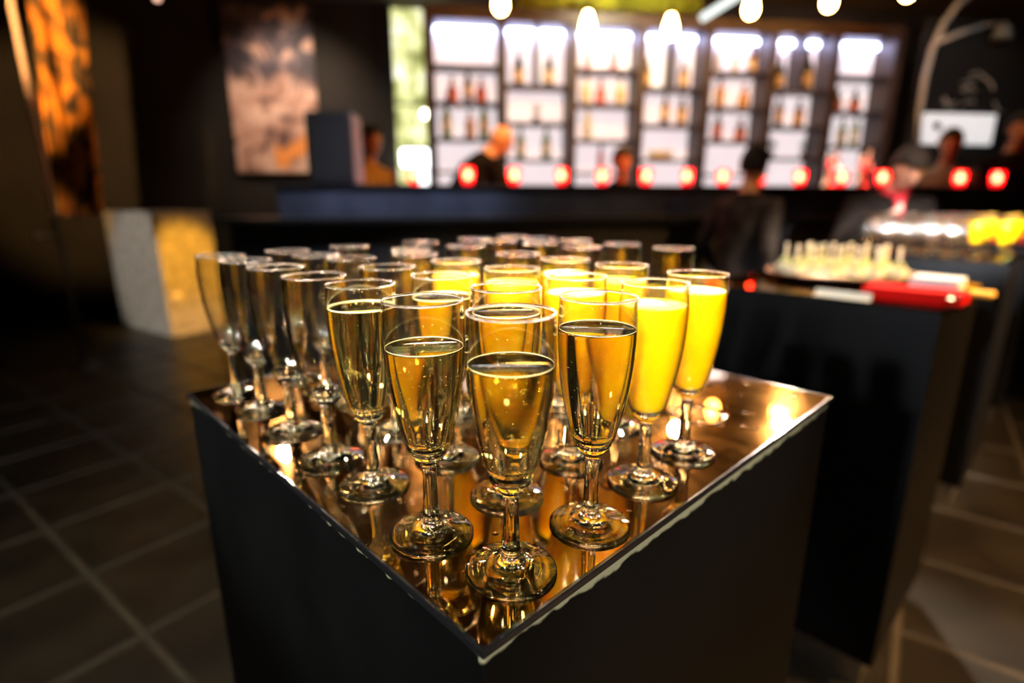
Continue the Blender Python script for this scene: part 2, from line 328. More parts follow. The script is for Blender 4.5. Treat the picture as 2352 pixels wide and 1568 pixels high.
# ================================================================ pedestals
S1 = 0.595
def pedestal(a0, b0, label, near=False):
    t = empty('pedestal_table', tab(a0, b0, 0), label, 'pedestal', 'black pedestal tables in a row', TANG)
    kick = 0.10
    body = MB().box((0.003, 0.003, kick), (S1 - 0.003, S1 - 0.003, TOPZ - 0.006), bev=0.0008)
    if near: ob = body.build('pedestal_body', [M['worn']], t)
    else: ob = body.build('pedestal_body', [M['black']], t)
    MB().box((0.03, 0.03, 0), (S1 - 0.03, S1 - 0.03, kick)).build('plinth', M['steel'], t)
    # dark mirrored plate with black edge
    e = 0.0012
    pl = MB().box((0.0, 0.0, TOPZ - 0.006), (S1, S1, TOPZ), bev=0.0007).build('edge_plate', mat('black_plate_edge', (0.004, 0.004, 0.004), 0.15), t)
    mi = MB().box((0.003, 0.003, TOPZ - 0.0004), (S1 - 0.003, S1 - 0.003, TOPZ + 0.0002)).build('mirror_top', M['mirror'], t)
    return t
pedestal(0, 0, 'nearest black pedestal with bronze mirror top crowded with champagne flutes', True)
pedestal(1.40, 0.01, 'black pedestal carrying the snack platter and red napkins')
pedestal(2.80, 0.01, 'black pedestal behind the snack table, packed with small flutes')
pedestal(4.20, 0.01, 'farthest black pedestal at the right edge, behind the small flutes')

# ---------------------------------------------------------------- champagne flutes
FSEG = 40
def smooth_profile(pts, n=6):
    """Catmull-Rom through profile points"""
    out = []; P = [pts[0]] + pts + [pts[-1]]
    for i in range(1, len(P) - 2):
        for k in range(n):
            t = k / n; r = []
            for c in (0, 1):
                p0, p1, p2, p3 = P[i - 1][c], P[i][c], P[i + 1][c], P[i + 2][c]
                r.append(0.5 * (2 * p1 + (p2 - p0) * t + (2 * p0 - 5 * p1 + 4 * p2 - p3) * t * t + (3 * p1 - p0 - 3 * p2 + p3) * t ** 3))
            out.append((max(r[0], 0), r[1]))
    out.append(pts[-1]); return out
OUT = smooth_profile([(0.0150, 0.0715), (0.0172, 0.0780), (0.0204, 0.0900), (0.0240, 0.1080), (0.0266, 0.1260), (0.0279, 0.1430), (0.0283, 0.1550), (0.0280, 0.1680), (0.0275, 0.1795)], 5)
WT = 0.0010
INN = [(max(r - WT, 0.0005), z + (0.0006 if i == 0 else 0)) for i, (r, z) in enumerate(OUT)]
def inner_r(z):
    for (r0, z0), (r1, z1) in zip(INN, INN[1:]):
        if z0 <= z <= z1: return r0 + (r1 - r0) * (z - z0) / (z1 - z0)
    return INN[-1][0]
bowl_me = MB().lathe(OUT, FSEG).lathe(list(reversed(INN)), FSEG).data('bowl', M['bowl'])
rim_prof = [(0.0270 + 0.00085 * math.cos(q), 0.1798 + 0.0009 * math.sin(q)) for q in [2 * PI * k / 10 for k in range(10)]]
rim_me = MB().lathe(rim_prof, 48, closed=True).data('rim', M['rim'])
# solid base of the bowl runs into the stem; stem and foot share an open seam so that the glass is one body
base = [(0.0, 0.0668), (0.005, 0.0672), (0.0095, 0.0690), (0.0138, 0.0717), (0.0150, 0.0715)]
under = smooth_profile([(0.0150, 0.0715), (0.0128, 0.0668), (0.0096, 0.0628), (0.0068, 0.0596), (0.0055, 0.0560), (0.0052, 0.0500), (0.0053, 0.0400), (0.0057, 0.0270), (0.0061, 0.0190), (0.0064, 0.0160)], 3)
stem_me = MB().lathe(list(reversed(base + under[1:])), 28).data('stem', M['glass'])
foot_prof = smooth_profile([(0.0064, 0.0160), (0.0070, 0.0140), (0.0092, 0.0112), (0.0140, 0.0082), (0.0210, 0.0055), (0.0270, 0.0036), (0.0308, 0.0024)], 3) + [(0.0315, 0.0017), (0.0315, 0.0009), (0.0308, 0.0003), (0.0280, 0.0003), (0.0240, 0.0014), (0.0150, 0.0026), (0.0, 0.0032)]
foot_me = MB().lathe(list(reversed(foot_prof)), FSEG).data('foot', M['glass'])
LQ = {}
def liquid(kind, z):
    key = (kind, round(z, 4))
    if key in LQ: return LQ[key]
    ov = 0.0004 if kind == 'wine' else -0.0001
    prof = [(0.0, 0.0674), (0.006, 0.0680), (0.0105, 0.0700)] + [(r + ov, zz) for r, zz in INN if 0.0725 < zz < z - 0.002]
    rt = inner_r(z)
    prof += [(rt + ov, z - 0.0008), (rt + ov, z + 0.0004), (rt - 0.0006, z), (rt - 0.002, z - 0.0004), (0.0, z - 0.0004)]
    LQ[key] = MB().lathe(prof, FSEG).data(kind, M['wine'] if kind == 'wine' else M['juice']); return LQ[key]
def foam_ring(z, w_=0.0003):
    key = ('foam', round(z, 4))
    if key not in LQ:
        r = inner_r(z) - w_
        LQ[key] = MB().lathe([(r + w_ * math.cos(q), z + 0.0004 + w_ * math.sin(q)) for q in [2 * PI * k / 8 for k in range(8)]], 48, closed=True).data('foam_ring', M['foam'])
    return LQ[key]
def flute(pos, label, kind=None, fill=0.16, foam=False, bubbles=0, rz=0.0):
    e = empty('champagne_flute', pos, label, 'flute', 'champagne flutes on the nearest pedestal', rz)
    for n, me in (('bowl', bowl_me), ('rim', rim_me), ('stem', stem_me), ('foot', foot_me)): link(n, me, e)
    if kind:
        lo = link('sparkling_wine' if kind == 'wine' else 'orange_juice', liquid(kind, fill), e)
        lo['label'] = 'pale golden sparkling wine' if kind == 'wine' else 'bright opaque orange juice'
        if foam: link('foam_ring', foam_ring(fill, 0.0007 if foam == 2 else 0.00025), lo)
        if bubbles:
            mb = MB()
            for _ in range(bubbles):
                z = random.uniform(0.075, fill - 0.003); q = random.uniform(0, 2 * PI); r = (inner_r(z) - 0.0008) * math.sqrt(random.uniform(0.25, 1))
                mb.ball((r * math.cos(q), r * math.sin(q), z), random.uniform(0.00012, 0.0003), 6, 4)
            o = mb.build('bubbles', M['bubble'], lo, True); o['kind'] = 'stuff'
    return e
COLS = [  # one run of glasses per entry, counted from the pedestal's left edge: (a, b, content, fill height)
    [(0.060, 0.040, 'wine', 0.147), (0.046, 0.112, 'wine', 0.147), (0.052, 0.207, 'wine', 0.161), (0.047, 0.280), (0.049, 0.372), (0.049, 0.458), (0.047, 0.538)],
    [(0.142, 0.037, 'wine', 0.157), (0.125, 0.113, 'wine', 0.160), (0.131, 0.204, 'wine', 0.160), (0.131, 0.295), (0.146, 0.397), (0.133, 0.462), (0.132, 0.545)],
    [(0.229, 0.046, 'juice', 0.162), (0.214, 0.117, 'juice', 0.165), (0.211, 0.196, 'juice', 0.166), (0.214, 0.289, 'juice', 0.164), (0.226, 0.385), (0.262, 0.448), (0.226, 0.552)],
    [(0.309, 0.051, 'juice', 0.164), (0.313, 0.138, 'juice', 0.164), (0.313, 0.215, 'juice', 0.164), (0.321, 0.300), (0.350, 0.438), (0.349, 0.550)],
    [(0.456, 0.307), (0.472, 0.404), (0.457, 0.480), (0.462, 0.552)],
    [(0.538, 0.210), (0.551, 0.305), (0.556, 0.402), (0.555, 0.480), (0.555, 0.552)]]
SPECIAL = {(0, 0): 'flute of pale sparkling wine at the front corner, nearest of all',
           (0, 1): 'flute of sparkling wine just left of and behind the front corner glass',
           (1, 0): 'flute of sparkling wine just right of and behind the front corner glass',
           (0, 2): 'flute of pale wine with foam ring beside the empty left glasses',
           (1, 1): 'flute of sparkling wine hidden directly behind the front corner glass',
           (2, 0): 'orange juice flute second from the right end of the right edge run',
           (3, 0): 'rightmost orange juice flute, at the open copper end of the top',
           (0, 3): 'empty flute on the left edge next to the foam-ringed wine',
           (0, 6): 'leftmost empty flute, at the far left corner of the pedestal',
           (5, 0): 'rightmost empty flute at the back, standing slightly apart',
           (5, 4): 'empty flute at the far back corner of the pedestal'}
for i, colm in enumerate(COLS):
    for j, g in enumerate(colm):
        kind = g[2] if len(g) > 2 else None; fill = g[3] if len(g) > 3 else 0.16
        word = {'wine': 'sparkling wine flute', 'juice': 'orange juice flute', None: 'empty flute'}[kind]
        lab = SPECIAL.get((i, j)) or '%s, %s from the front in the %s run from the left edge' % (word, ORD[j], ORD[i])
        flute(tab(g[0], g[1], TOPZ + 0.0002), lab, kind, fill, foam={(0, 2): 2, (1, 1): 2, (1, 2): 2, (0, 0): 1, (0, 1): 1, (1, 0): 1}.get((i, j), 0), bubbles=70 if (i, j) in ((0, 0), (0, 1), (1, 0), (0, 2)) else 0, rz=random.uniform(0, 6))
# spilled droplets and a wet ring
dm = MB()
def drop(a, b, r, h):
    p = tab(a, b, TOPZ + 0.0002); st = 1 + random.uniform(-0.2, 0.3)
    dm.lathe([(r, 0.0), (r * 0.9, h * 0.5), (r * 0.6, h * 0.85), (0, h)], 12, Matrix.Translation(p) @ Matrix.Diagonal((st, 1 / st, 1, 1)))
for _ in range(46): drop(random.uniform(0.40, 0.58), random.uniform(0.02, 0.2), random.uniform(0.0015, 0.005), 0.0009)
for _ in range(16): drop(random.uniform(0.02, 0.4), random.uniform(0.005, 0.1), random.uniform(0.001, 0.003), 0.0007)
o = dm.build('spilled_droplets', solid_glass('water', (1, 1, 1), 1.33), None, True)
tag(o, 'clear spilled droplets scattered on the open end of the mirror top', 'droplets', kind='stuff')
wr_ = MB().lathe([(0.033, 0.0), (0.032, 0.0010), (0.029, 0.0012), (0.026, 0.0008), (0.0255, 0.0)], 40)
tag(wr_.build('wet_ring', solid_glass('wet_ring_water', (1, 1, 1), 1.33), None, True, tab(0.415, 0.09, TOPZ + 0.0003)), 'wet ring left by a glass beside the rightmost juice flute', 'wet ring')

# ================================================================ the bar
BY = 4.0
def bar_pt(x, off=0.0, z=0.0):
    """point on the bar line at world x, pushed back by off"""
    return Vector((x - math.sin(BANG) * off, BY + SL * x + math.cos(BANG) * off, z))
bl = at(640, 430, BY, SL); bl2 = at(488, 500, BY - 0.25, SL)
bar = empty('bar_counter', (bl.x, bl.y, 0), 'long black bar counter with raised blue-black fascia behind the flutes', 'bar counter', rotz=BANG)
LN = 7.6
MB().box((-0.02, 0, 1.22), (LN, 0.34, 1.424), bev=0.006).build('fascia', M['fascia'], bar)
MB().box((-0.03, -0.03, 1.424), (LN, 0.40, 1.446), bev=0.004).build('ledge', M['barblk'], bar)
MB().box((-0.30, -0.12, 0.10), (LN, 0.30, 1.195), bev=0.006).build('front_panel', M['barblk'], bar)
MB().box((-0.36, -0.25, 1.195), (LN, 0.36, 1.232), bev=0.006).build('worktop', mat('black_worktop', (0.012, 0.012, 0.012), 0.3), bar)
MB().box((-0.26, -0.06, 0), (LN, 0.30, 0.10)).build('plinth', M['steel'], bar)
LEDGE = 1.446
# red candles along the ledge
red = bpy.data.materials.new('red_candle_glass'); nt, N, L = nodes(red); b = N['Principled BSDF']
b.inputs['Base Color'].default_value = (0.75, 0.005, 0.01, 1); b.inputs['Roughness'].default_value = 0.15; b.inputs['Emission Color'].default_value = (1.0, 0.012, 0.02, 1); b.inputs['Emission Strength'].default_value = 1.0  # red emission in the cup stands in for candle glow through glass
tc = N.new('ShaderNodeTexCoord'); nz = N.new('ShaderNodeTexNoise'); nz.inputs['Scale'].default_value = 60; L.new(tc.outputs['Object'], nz.inputs[0]); bp = N.new('ShaderNodeBump'); bp.inputs['Strength'].default_value = 0.2; L.new(nz.outputs[0], bp.inputs['Height']); L.new(bp.outputs[0], b.inputs['Normal'])
tr = N.new('ShaderNodeBsdfTransparent'); tr.inputs[0].default_value = (1.0, 0.28, 0.22, 1); mx = N.new('ShaderNodeMixShader'); mx.inputs[0].default_value = 0.45
L.new(tr.outputs[0], mx.inputs[1]); L.new(b.outputs[0], mx.inputs[2]); L.new(mx.outputs[0], N['Material Output'].inputs[0])
cup_me = MB().lathe([(0, 0), (0.030, 0.0), (0.036, 0.012), (0.041, 0.045), (0.044, 0.09), (0.043, 0.118), (0.041, 0.118), (0.042, 0.09), (0.038, 0.045), (0.032, 0.014), (0, 0.012)], 20).data('cup', red)
wax_me = MB().lathe([(0, 0.013), (0.030, 0.014), (0.034, 0.03), (0, 0.032)], 16).data('wax', mat('wax', (0.8, 0.3, 0.2), 0.4))
flame_me = MB().lathe([(0, 0.0), (0.020, 0.010), (0.028, 0.026), (0.023, 0.046), (0.010, 0.066), (0, 0.080)], 12, Matrix.Translation((0, 0, 0.034))).data('flame', glow('candle_flame', (1.0, 0.6, 0.4), 90.0))
for k, px in enumerate((952, 1075, 1181, 1289, 1383, 1484, 1577, 1660, 1743, 1836, 1933, 2027, 2205, 2290)):
    p = at(px, 412, BY + 0.05, SL)
    e = empty('red_candle', (p.x, p.y, LEDGE), 'red glass candle on the bar ledge, %s from the left' % ORD[k], 'candle', 'red candles along the bar ledge')
    link('cup', cup_me, e); link('wax', wax_me, e); link('flame', flame_me, e)
# loudspeaker at the left end of the ledge
p = at(776, 425, BY + 0.2, SL)
sp = empty('loudspeaker', (p.x, p.y, LEDGE), 'black box loudspeaker standing on the left end of the bar', 'speaker', rotz=BANG - 0.12)
MB().box((-0.155, -0.13, 0), (0.155, 0.14, 0.47), bev=0.012).build('cabinet', mat('speaker_black', (0.012, 0.012, 0.013), 0.5), sp)
MB().box((-0.135, -0.142, 0.02), (0.135, -0.128, 0.45), bev=0.004).build('grille', mat('speaker_grille', (0.008, 0.008, 0.009), 0.7, var=0.5, scale=200), sp)
MB().box((0.15, -0.12, 0.01), (0.158, 0.13, 0.46), bev=0.002).build('lit_side', mat('lit_side_grey', (0.22, 0.21, 0.22), 0.4), sp)  # light on the cabinet's right side, painted as a grey sheet
# chrome beer taps
for k, px in enumerate((1902, 1976)):
    p = at(px, 425, BY + 0.16, SL)
    e = empty('beer_tap', (p.x, p.y, LEDGE), ('left' if k == 0 else 'right') + ' chrome beer tap tower on the bar near the waiter', 'beer tap', 'chrome beer taps', rotz=BANG)
    MB().lathe([(0, 0), (0.055, 0), (0.055, 0.01), (0.036, 0.02), (0.033, 0.17), (0.040, 0.19), (0.040, 0.22), (0.02, 0.24), (0, 0.245)], 24).build('tower', M['chrome'], e, True)
    MB().tube([(0, 0, 0.2), (0, -0.06, 0.2), (0, -0.085, 0.185), (0, -0.09, 0.13)], 0.011).build('spout', M['chrome'], e, True)
    MB().tube([(0, -0.04, 0.205), (0, -0.05, 0.24)], 0.006).ball((0, -0.055, 0.26), (0.014, 0.014, 0.028)).build('tap_handle', M['chrome'], e, True)

# ================================================================ back-bar shelves
SY = 6.2; sx0 = at(990, 250, SY, SL).x; sx1 = at(2045, 250, SY, SL).x
org_s = Vector((sx0, SY + SL * sx0, 0)); SW = (sx1 - sx0) / math.cos(BANG)
Z0, Z1, DP = 0.9, 3.12, 0.36
shelf = empty('back_bar_shelves', org_s, 'tall dark wooden back-bar shelves of seven bays with glowing white panels', 'shelves', rotz=BANG)
def panel_light():
    """frosted white panel, softly lit from behind and washed by the LED strip above it"""
    m = mat('backlit_panel', (0.82, 0.78, 0.80), 0.6, var=0.05, scale=3); nt, N, L = m.node_tree, m.node_tree.nodes, m.node_tree.links; b = N['Principled BSDF']
    rp = N.new('ShaderNodeValToRGB'); rp.color_ramp.elements[0].color = (0.80, 0.68, 0.70, 1); rp.color_ramp.elements[1].color = (0.98, 0.90, 0.92, 1)
    L.new([n for n in N if n.type == 'TEX_NOISE'][0].outputs['Fac'], rp.inputs[0]); L.new(rp.outputs[0], b.inputs['Emission Color']); b.inputs['Emission Strength'].default_value = 0.46; return m
PANEL = panel_light(); LED = glow('led_strip', (0.55, 0.60, 1.0), 10.0)
NB = 7; BW = SW / NB; UT = 0.10
for k in range(NB + 1):
    x = k * BW; t = UT if k in (0, NB) else UT * 0.8
    MB().box((x - t / 2, 0, Z0), (x + t / 2, DP, Z1)).build('upright', M['wood'], shelf)
MB().box((-UT / 2, -0.01, Z1 - 0.03), (SW + UT / 2, DP, Z1 + 0.10), bev=0.004).build('top_board', M['wood'], shelf)
MB().box((-UT / 2, -0.05, Z0 - 0.9), (SW + UT / 2, DP, Z0), bev=0.004).build('base_cabinet', M['wood'], shelf)
def cell_z(py, x): # height of a shelf seen at photograph row py
    return at(1176, py, SY + SL * (sx0 + x), 0).z
ROWS = {0: (147, 233, 317, 392), 1: (193, 280, 365), 2: (156, 237, 320, 396), 3: (200, 285, 365), 4: (163, 245, 322, 400), 5: (205, 290, 362), 6: (172, 255, 335, 405)}
SHELFZ = {}
for k in range(NB):
    x0 = k * BW + UT * 0.4; x1 = (k + 1) * BW - UT * 0.4
    MB().box((x0, DP - 0.03, Z0), (x1, DP - 0.01, Z1 - 0.03)).build('light_panel', PANEL, shelf)
    MB().box((x0 + 0.03, DP - 0.11, Z1 - 0.075), (x1 - 0.03, DP - 0.075, Z1 - 0.032)).build('led_strip', LED, shelf)
    zs = [cell_z(r, (k + 0.5) * BW) for r in ROWS[k]]; SHELFZ[k] = zs
    for z in zs: MB().box((x0, 0.01, z - 0.022), (x1, DP - 0.03, z), bev=0.003).build('shelf_board', M['wood'], shelf)
    if k in (1, 3, 5): MB().box(((x0 + x1) / 2 - 0.012, 0.02, zs[0]), ((x0 + x1) / 2 + 0.012, DP - 0.03, Z1 - 0.03)).build('divider', M['wood'], shelf)
def on_shelf(px, k, row, depth=0.14):
    z = SHELFZ[k][row]; p = at(px, 200, SY + depth, SL)
    # keep the picture column for the height of this shelf
    for _ in range(3):
        rel = Vector((p.x, p.y, z)) - Vector((0, 0, CAMZ)); dep = rel.dot(FW); xx = (px - 1176) / FPX * dep; p = Vector((xx, SY + depth + SL * xx, z))
    lx = (p - org_s).x / math.cos(BANG); lx = min(max(lx, k * BW + 0.08), (k + 1) * BW - 0.08)
    return org_s + Vector((math.cos(BANG) * lx - math.sin(BANG) * depth, math.sin(BANG) * lx + math.cos(BANG) * depth, 0)) + Vector((0, 0, z))
BM = {'green': mat('dark_green_bottle', (0.006, 0.02, 0.006), 0.12), 'lime': mat('green_bottle', (0.12, 0.32, 0.03), 0.12, emis=(0.2, 0.5, 0.05), estr=0.0), 'red': mat('red_bottle', (0.5, 0.03, 0.03), 0.15),
      'amber': mat('amber_bottle', (0.75, 0.28, 0.05), 0.12), 'brown': mat('brown_bottle', (0.12, 0.05, 0.02), 0.12), 'clear': mat('frosted_clear_bottle', (0.8, 0.8, 0.78), 0.2),
      'black': mat('black_bottle', (0.01, 0.01, 0.012), 0.12), 'cream': mat('cream_label', (0.85, 0.66, 0.45), 0.6), 'white': mat('white_label', (0.85, 0.85, 0.85), 0.6), 'pink': mat('pink_label', (0.8, 0.25, 0.25), 0.6), 'gold': mat('gold_label', (0.75, 0.45, 0.15), 0.5)}
SHAPES = {'champ': [(0, 0), (0.042, 0), (0.044, 0.01), (0.044, 0.14), (0.036, 0.19), (0.020, 0.235), (0.015, 0.26), (0.015, 0.285), (0.018, 0.288), (0.018, 0.31), (0, 0.315)],
          'wine': [(0, 0), (0.036, 0), (0.038, 0.01), (0.038, 0.185), (0.030, 0.205), (0.015, 0.22), (0.014, 0.29), (0.016, 0.292), (0.016, 0.30), (0, 0.30)],
          'spirit': [(0, 0), (0.040, 0), (0.043, 0.01), (0.043, 0.15), (0.036, 0.175), (0.018, 0.19), (0.016, 0.225), (0.020, 0.227), (0.020, 0.25), (0, 0.25)],
          'squat': [(0, 0), (0.048, 0), (0.052, 0.012), (0.050, 0.10), (0.036, 0.135), (0.018, 0.15), (0.017, 0.18), (0.024, 0.182), (0.024, 0.205), (0, 0.205)],
          'slim': [(0, 0), (0.026, 0), (0.028, 0.01), (0.027, 0.15), (0.020, 0.19), (0.013, 0.21), (0.012, 0.26), (0.015, 0.262), (0.015, 0.275), (0, 0.275)]}
LBL = {'champ': (0.045, 0.03, 0.13), 'wine': (0.039, 0.05, 0.15), 'spirit': (0.044, 0.03, 0.13), 'squat': (0.0525, 0.025, 0.09), 'slim': (0.0285, 0.03, 0.12)}
BMESH = {}
def bottle(px, k, row, shape, glass, label_c, words, sc=1.0):
    p = on_shelf(px, k, row); key = (shape, glass, label_c)
    if key not in BMESH:
        pr = SHAPES[shape]; nk = len(pr) - 5
        r, za, zb = LBL[shape]
        BMESH[key] = (MB().lathe(pr, 18).data('glass_body', BM[glass]), MB().lathe([(r, za), (r + 0.0006, za + 0.002), (r + 0.0006, zb - 0.002), (r, zb)], 18).data('paper_label', BM[label_c]) if label_c else None,
                      MB().lathe([(pr[-4][0] + 0.0015, pr[-4][1] - 0.015), (pr[-2][0] + 0.002, pr[-2][1] - 0.004), (pr[-2][0], pr[-2][1] + 0.003), (0, pr[-1][1] + 0.003)], 14).data('cap', BM['black' if glass != 'black' else 'gold']))
    e = empty('bottle', p, words + ', %s row of the %s shelf bay' % (['top', 'second', 'third', 'fourth'][row], ORD[k]), 'bottle', 'bottles on the back-bar shelves')
    e.scale = (sc * 1.2, sc * 1.2, sc * 1.2)
    g, l, c = BMESH[key]; link('glass_body', g, e)
    if l: link('paper_label', l, e)
    link('cap', c, e)
for args in (
    (1043, 0, 1, 'squat', 'red', 'pink', 'left red bottle'), (1080, 0, 1, 'wine', 'brown', 'gold', 'brown middle bottle'), (1109, 0, 1, 'squat', 'red', 'pink', 'right red bottle'),
    (1031, 0, 2, 'wine', 'lime', 'white', 'green white-labelled bottle at left', 1.1), (1084, 0, 2, 'spirit', 'amber', 'gold', 'amber middle bottle', 0.95), (1116, 0, 2, 'wine', 'lime', 'cream', 'green cream-labelled bottle at right', 1.1),
    (1195, 1, 0, 'champ', 'green', 'cream', 'left dark champagne bottle'), (1264, 1, 0, 'champ', 'green', 'cream', 'right dark champagne bottle'),
    (1199, 1, 2, 'wine', 'lime', 'white', 'left green white-labelled bottle'), (1258, 1, 2, 'wine', 'lime', 'white', 'right green white-labelled bottle'),
    (1353, 2, 0, 'slim', 'red', 'red', 'left slim red bottle'), (1414, 2, 0, 'slim', 'red', 'red', 'right slim red bottle'),
    (1349, 2, 1, 'spirit', 'clear', 'cream', 'left pale spirit bottle'), (1382, 2, 1, 'squat', 'red', 'pink', 'small red bottle'), (1427, 2, 1, 'spirit', 'clear', 'gold', 'right pale spirit bottle'),
    (1352, 2, 2, 'wine', 'clear', 'white', 'clear bottle'), (1382, 2, 3, 'slim', 'red', 'pink', 'slim red bottle'),
    (1487, 3, 0, 'spirit', 'brown', 'gold', 'left dark brown bottle'), (1572, 3, 0, 'spirit', 'brown', 'gold', 'right dark brown bottle'),
    (1529, 3, 1, 'wine', 'brown', 'gold', 'left slender brown bottle'), (1567, 3, 1, 'spirit', 'brown', 'gold', 'right stout brown bottle'),
    (1650, 4, 0, 'slim', 'clear', 'white', 'left pale slim bottle'), (1690, 4, 0, 'slim', 'clear', 'white', 'middle pale slim bottle'), (1728, 4, 0, 'spirit', 'brown', 'cream', 'right brown bottle'),
    (1654, 4, 1, 'spirit', 'amber', 'gold', 'left amber bottle'), (1709, 4, 1, 'squat', 'amber', 'gold', 'right amber bottle'),
    (1649, 4, 2, 'spirit', 'brown', 'pink', 'left pink-labelled bottle'), (1701, 4, 2, 'squat', 'brown', 'pink', 'right pink-labelled bottle'),
    (1791, 5, 0, 'champ', 'green', 'cream', 'left dark champagne bottle with cream label'), (1852, 5, 0, 'champ', 'green', 'cream', 'right dark champagne bottle with cream label', 1.2),
    (1789, 5, 1, 'wine', 'brown', 'gold', 'left brown bottle'), (1834, 5, 1, 'spirit', 'brown', 'gold', 'right brown bottle'),
    (1921, 6, 1, 'squat', 'brown', 'pink', 'left pink-labelled squat bottle'), (1963, 6, 1, 'squat', 'brown', 'pink', 'right pink-labelled squat bottle'),
    (1932, 6, 2, 'spirit', 'lime', 'white', 'left green bottle'), (1962, 6, 2, 'wine', 'lime', 'white', 'right green bottle')):
    bottle(*args)
# tumblers on the fourth bay, small plants on two bays
tum_me = MB().lathe([(0, 0), (0.034, 0), (0.040, 0.10), (0.038, 0.10), (0.032, 0.008), (0, 0.008)], 18).data('tumbler', mat('white_tumbler', (0.9, 0.9, 0.95), 0.1, var=0.02))
for k, px in enumerate((1500, 1513, 1526, 1539)):
    tag(link('tumbler', tum_me, None, on_shelf(px, 3, 2)), 'white tumbler on the fourth bay, %s from the left in its row' % ORD[k], 'tumbler', 'white tumblers on the shelf')
leafm = mat('plant_leaf', (0.06, 0.14, 0.02), 0.5, var=0.4, scale=20)
def pot_plant(px, k, row, label, sc):
    p = on_shelf(px, k, row); e = empty('potted_plant', p, label, 'plant', 'small plants on the shelves')
    MB().lathe([(0, 0), (0.035, 0), (0.042, 0.07), (0.045, 0.075), (0.038, 0.075), (0, 0.07)], 16).build('pot', mat('brown_pot', (0.16, 0.07, 0.05), 0.6), e, True)
    MB().tube([(0, 0, 0.07), (0.004, 0, 0.11)], 0.005).build('stem', M['wood'], e)
    mb = MB()
    for _ in range(90):
        d = Vector((random.gauss(0, 1), random.gauss(0, 1), random.gauss(0, 1))).normalized(); c = Vector((0, 0, 0.15)) + d * (0.055 * sc * random.uniform(0.5, 1))
        u = d.orthogonal().normalized(); v = d.cross(u); l = 0.022 * sc
        mb.add([c - u * l * 0.5, c + v * l * 0.4 + d * 0.004, c + u * l * 0.8 + d * 0.012, c - v * l * 0.4 + d * 0.004], [(0, 1, 2, 3)])
    tag(mb.build('foliage', leafm, e), kind='stuff')
pot_plant(1236, 1, 1, 'little round topiary plant in the second shelf bay', 0.9)
pot_plant(1772, 5, 2, 'small leafy plant at left in the sixth shelf bay', 1.1)
pot_plant(1848, 5, 2, 'small leafy plant at right in the sixth shelf bay', 1.2)

# ================================================================ pendant bulbs
bulb_glow = glow('amber_filament_bulb', (1.0, 0.50, 0.13), 60.0)
bulb_prof = [(0, -0.070), (0.016, -0.068), (0.030, -0.055), (0.037, -0.034), (0.036, -0.012), (0.028, 0.018), (0.019, 0.042), (0.014, 0.055)]
bulb_prof = [(r * 1.5, z * 1.5 + 0.0275) for r, z in bulb_prof]
bulb_me = MB().lathe(bulb_prof, 20).data('bulb', bulb_glow)
sock_me = MB().lathe([(0.021, 0.107), (0.026, 0.110), (0.026, 0.165), (0.008, 0.18), (0, 0.182)], 16).data('socket', mat('black_socket', (0.02, 0.015, 0.01), 0.4))
PY = 5.15
for k, (px, py) in enumerate(((1150, 8), (1350, 60), (1540, 66), (1725, 18), (1905, 2), (2086, -22))):
    p = at(px, py, PY, SL)
    e = empty('pendant_bulb', p, 'glowing amber pendant bulb over the bar, %s from the left' % ORD[k], 'pendant lamp', 'amber pendant bulbs')
    link('bulb', bulb_me, e); link('socket', sock_me, e)
    MB().tube([(0, 0, 0.12), (0, 0, CZ - p.z)], 0.004, 6).build('cord', M['cord'], e)
# small pinkish spotlight and the wall tube lamp
p = at(362, 2, 5.2); e = empty('small_spotlight', p, 'small pinkish ceiling spotlight at the upper left', 'spotlight')
MB().lathe([(0, 0), (0.022, 0.004), (0.026, 0.06), (0.015, 0.08), (0, 0.082)], 14).build('spot_head', glow('pinkish_spot', (1.0, 0.55, 0.4), 1.1), e, True)
MB().tube([(0, 0, 0.08), (0, 0, CZ - p.z)], 0.006).build('rod', M['cord'], e)
pa_, pb_ = at(1612, 42, 5.7, SL), at(1682, -2, 5.7, SL)
e = empty('tube_lamp', pa_, 'pale slanting tube lamp under the ceiling above the shelves', 'tube lamp')
MB().tube([(0, 0, 0), pb_ - pa_ + (pb_ - pa_) * 0.5], 0.035).build('tube', glow('pale_tube', (0.85, 0.9, 0.85), 0.75), e, True)
MB().tube([(0, 0, 0.02), (0, 0, CZ - pa_.z)], 0.006).build('bracket', M['cord'], e)
# green foliage growing over the top of the shelves
fm = MB(); fo = []
fp0 = at(1190, 20, 6.25, SL); fp1 = at(1600, 20, 6.25, SL)
for _ in range(5200):
    t = random.random(); c = fp0.lerp(fp1, t); c = c + Vector((0, random.uniform(-0.18, 0.2), 0)); c.z = 3.24 + abs(random.gauss(0, 0.1)) + (0.06 if random.random() < 0.5 else 0)
    c.z = min(c.z, CZ - 0.02) if c.z < CZ else CZ - random.uniform(0.02, 0.2)
    u = Vector((random.gauss(0, 1), random.gauss(0, 1), random.gauss(0, 0.6))).normalized(); v = u.orthogonal().normalized(); l = random.uniform(0.025, 0.055)
    fm.add([c - u * l, c + v * l * 0.45, c + u * l, c - v * l * 0.45], [(0, 1, 2, 3)])
o = fm.build('hanging_foliage', mat('yellow_green_foliage', (0.32, 0.34, 0.03), 0.5, var=0.5, scale=6), None); tag(o, 'yellow-green foliage trailing above the back-bar shelves', 'foliage', kind='stuff')
spot('foliage_spot', (1.2, 5.5, 3.46), (1.15, 6.3, 3.3), 60, (1.0, 0.9, 0.55), 120, 0.9, 0.05)

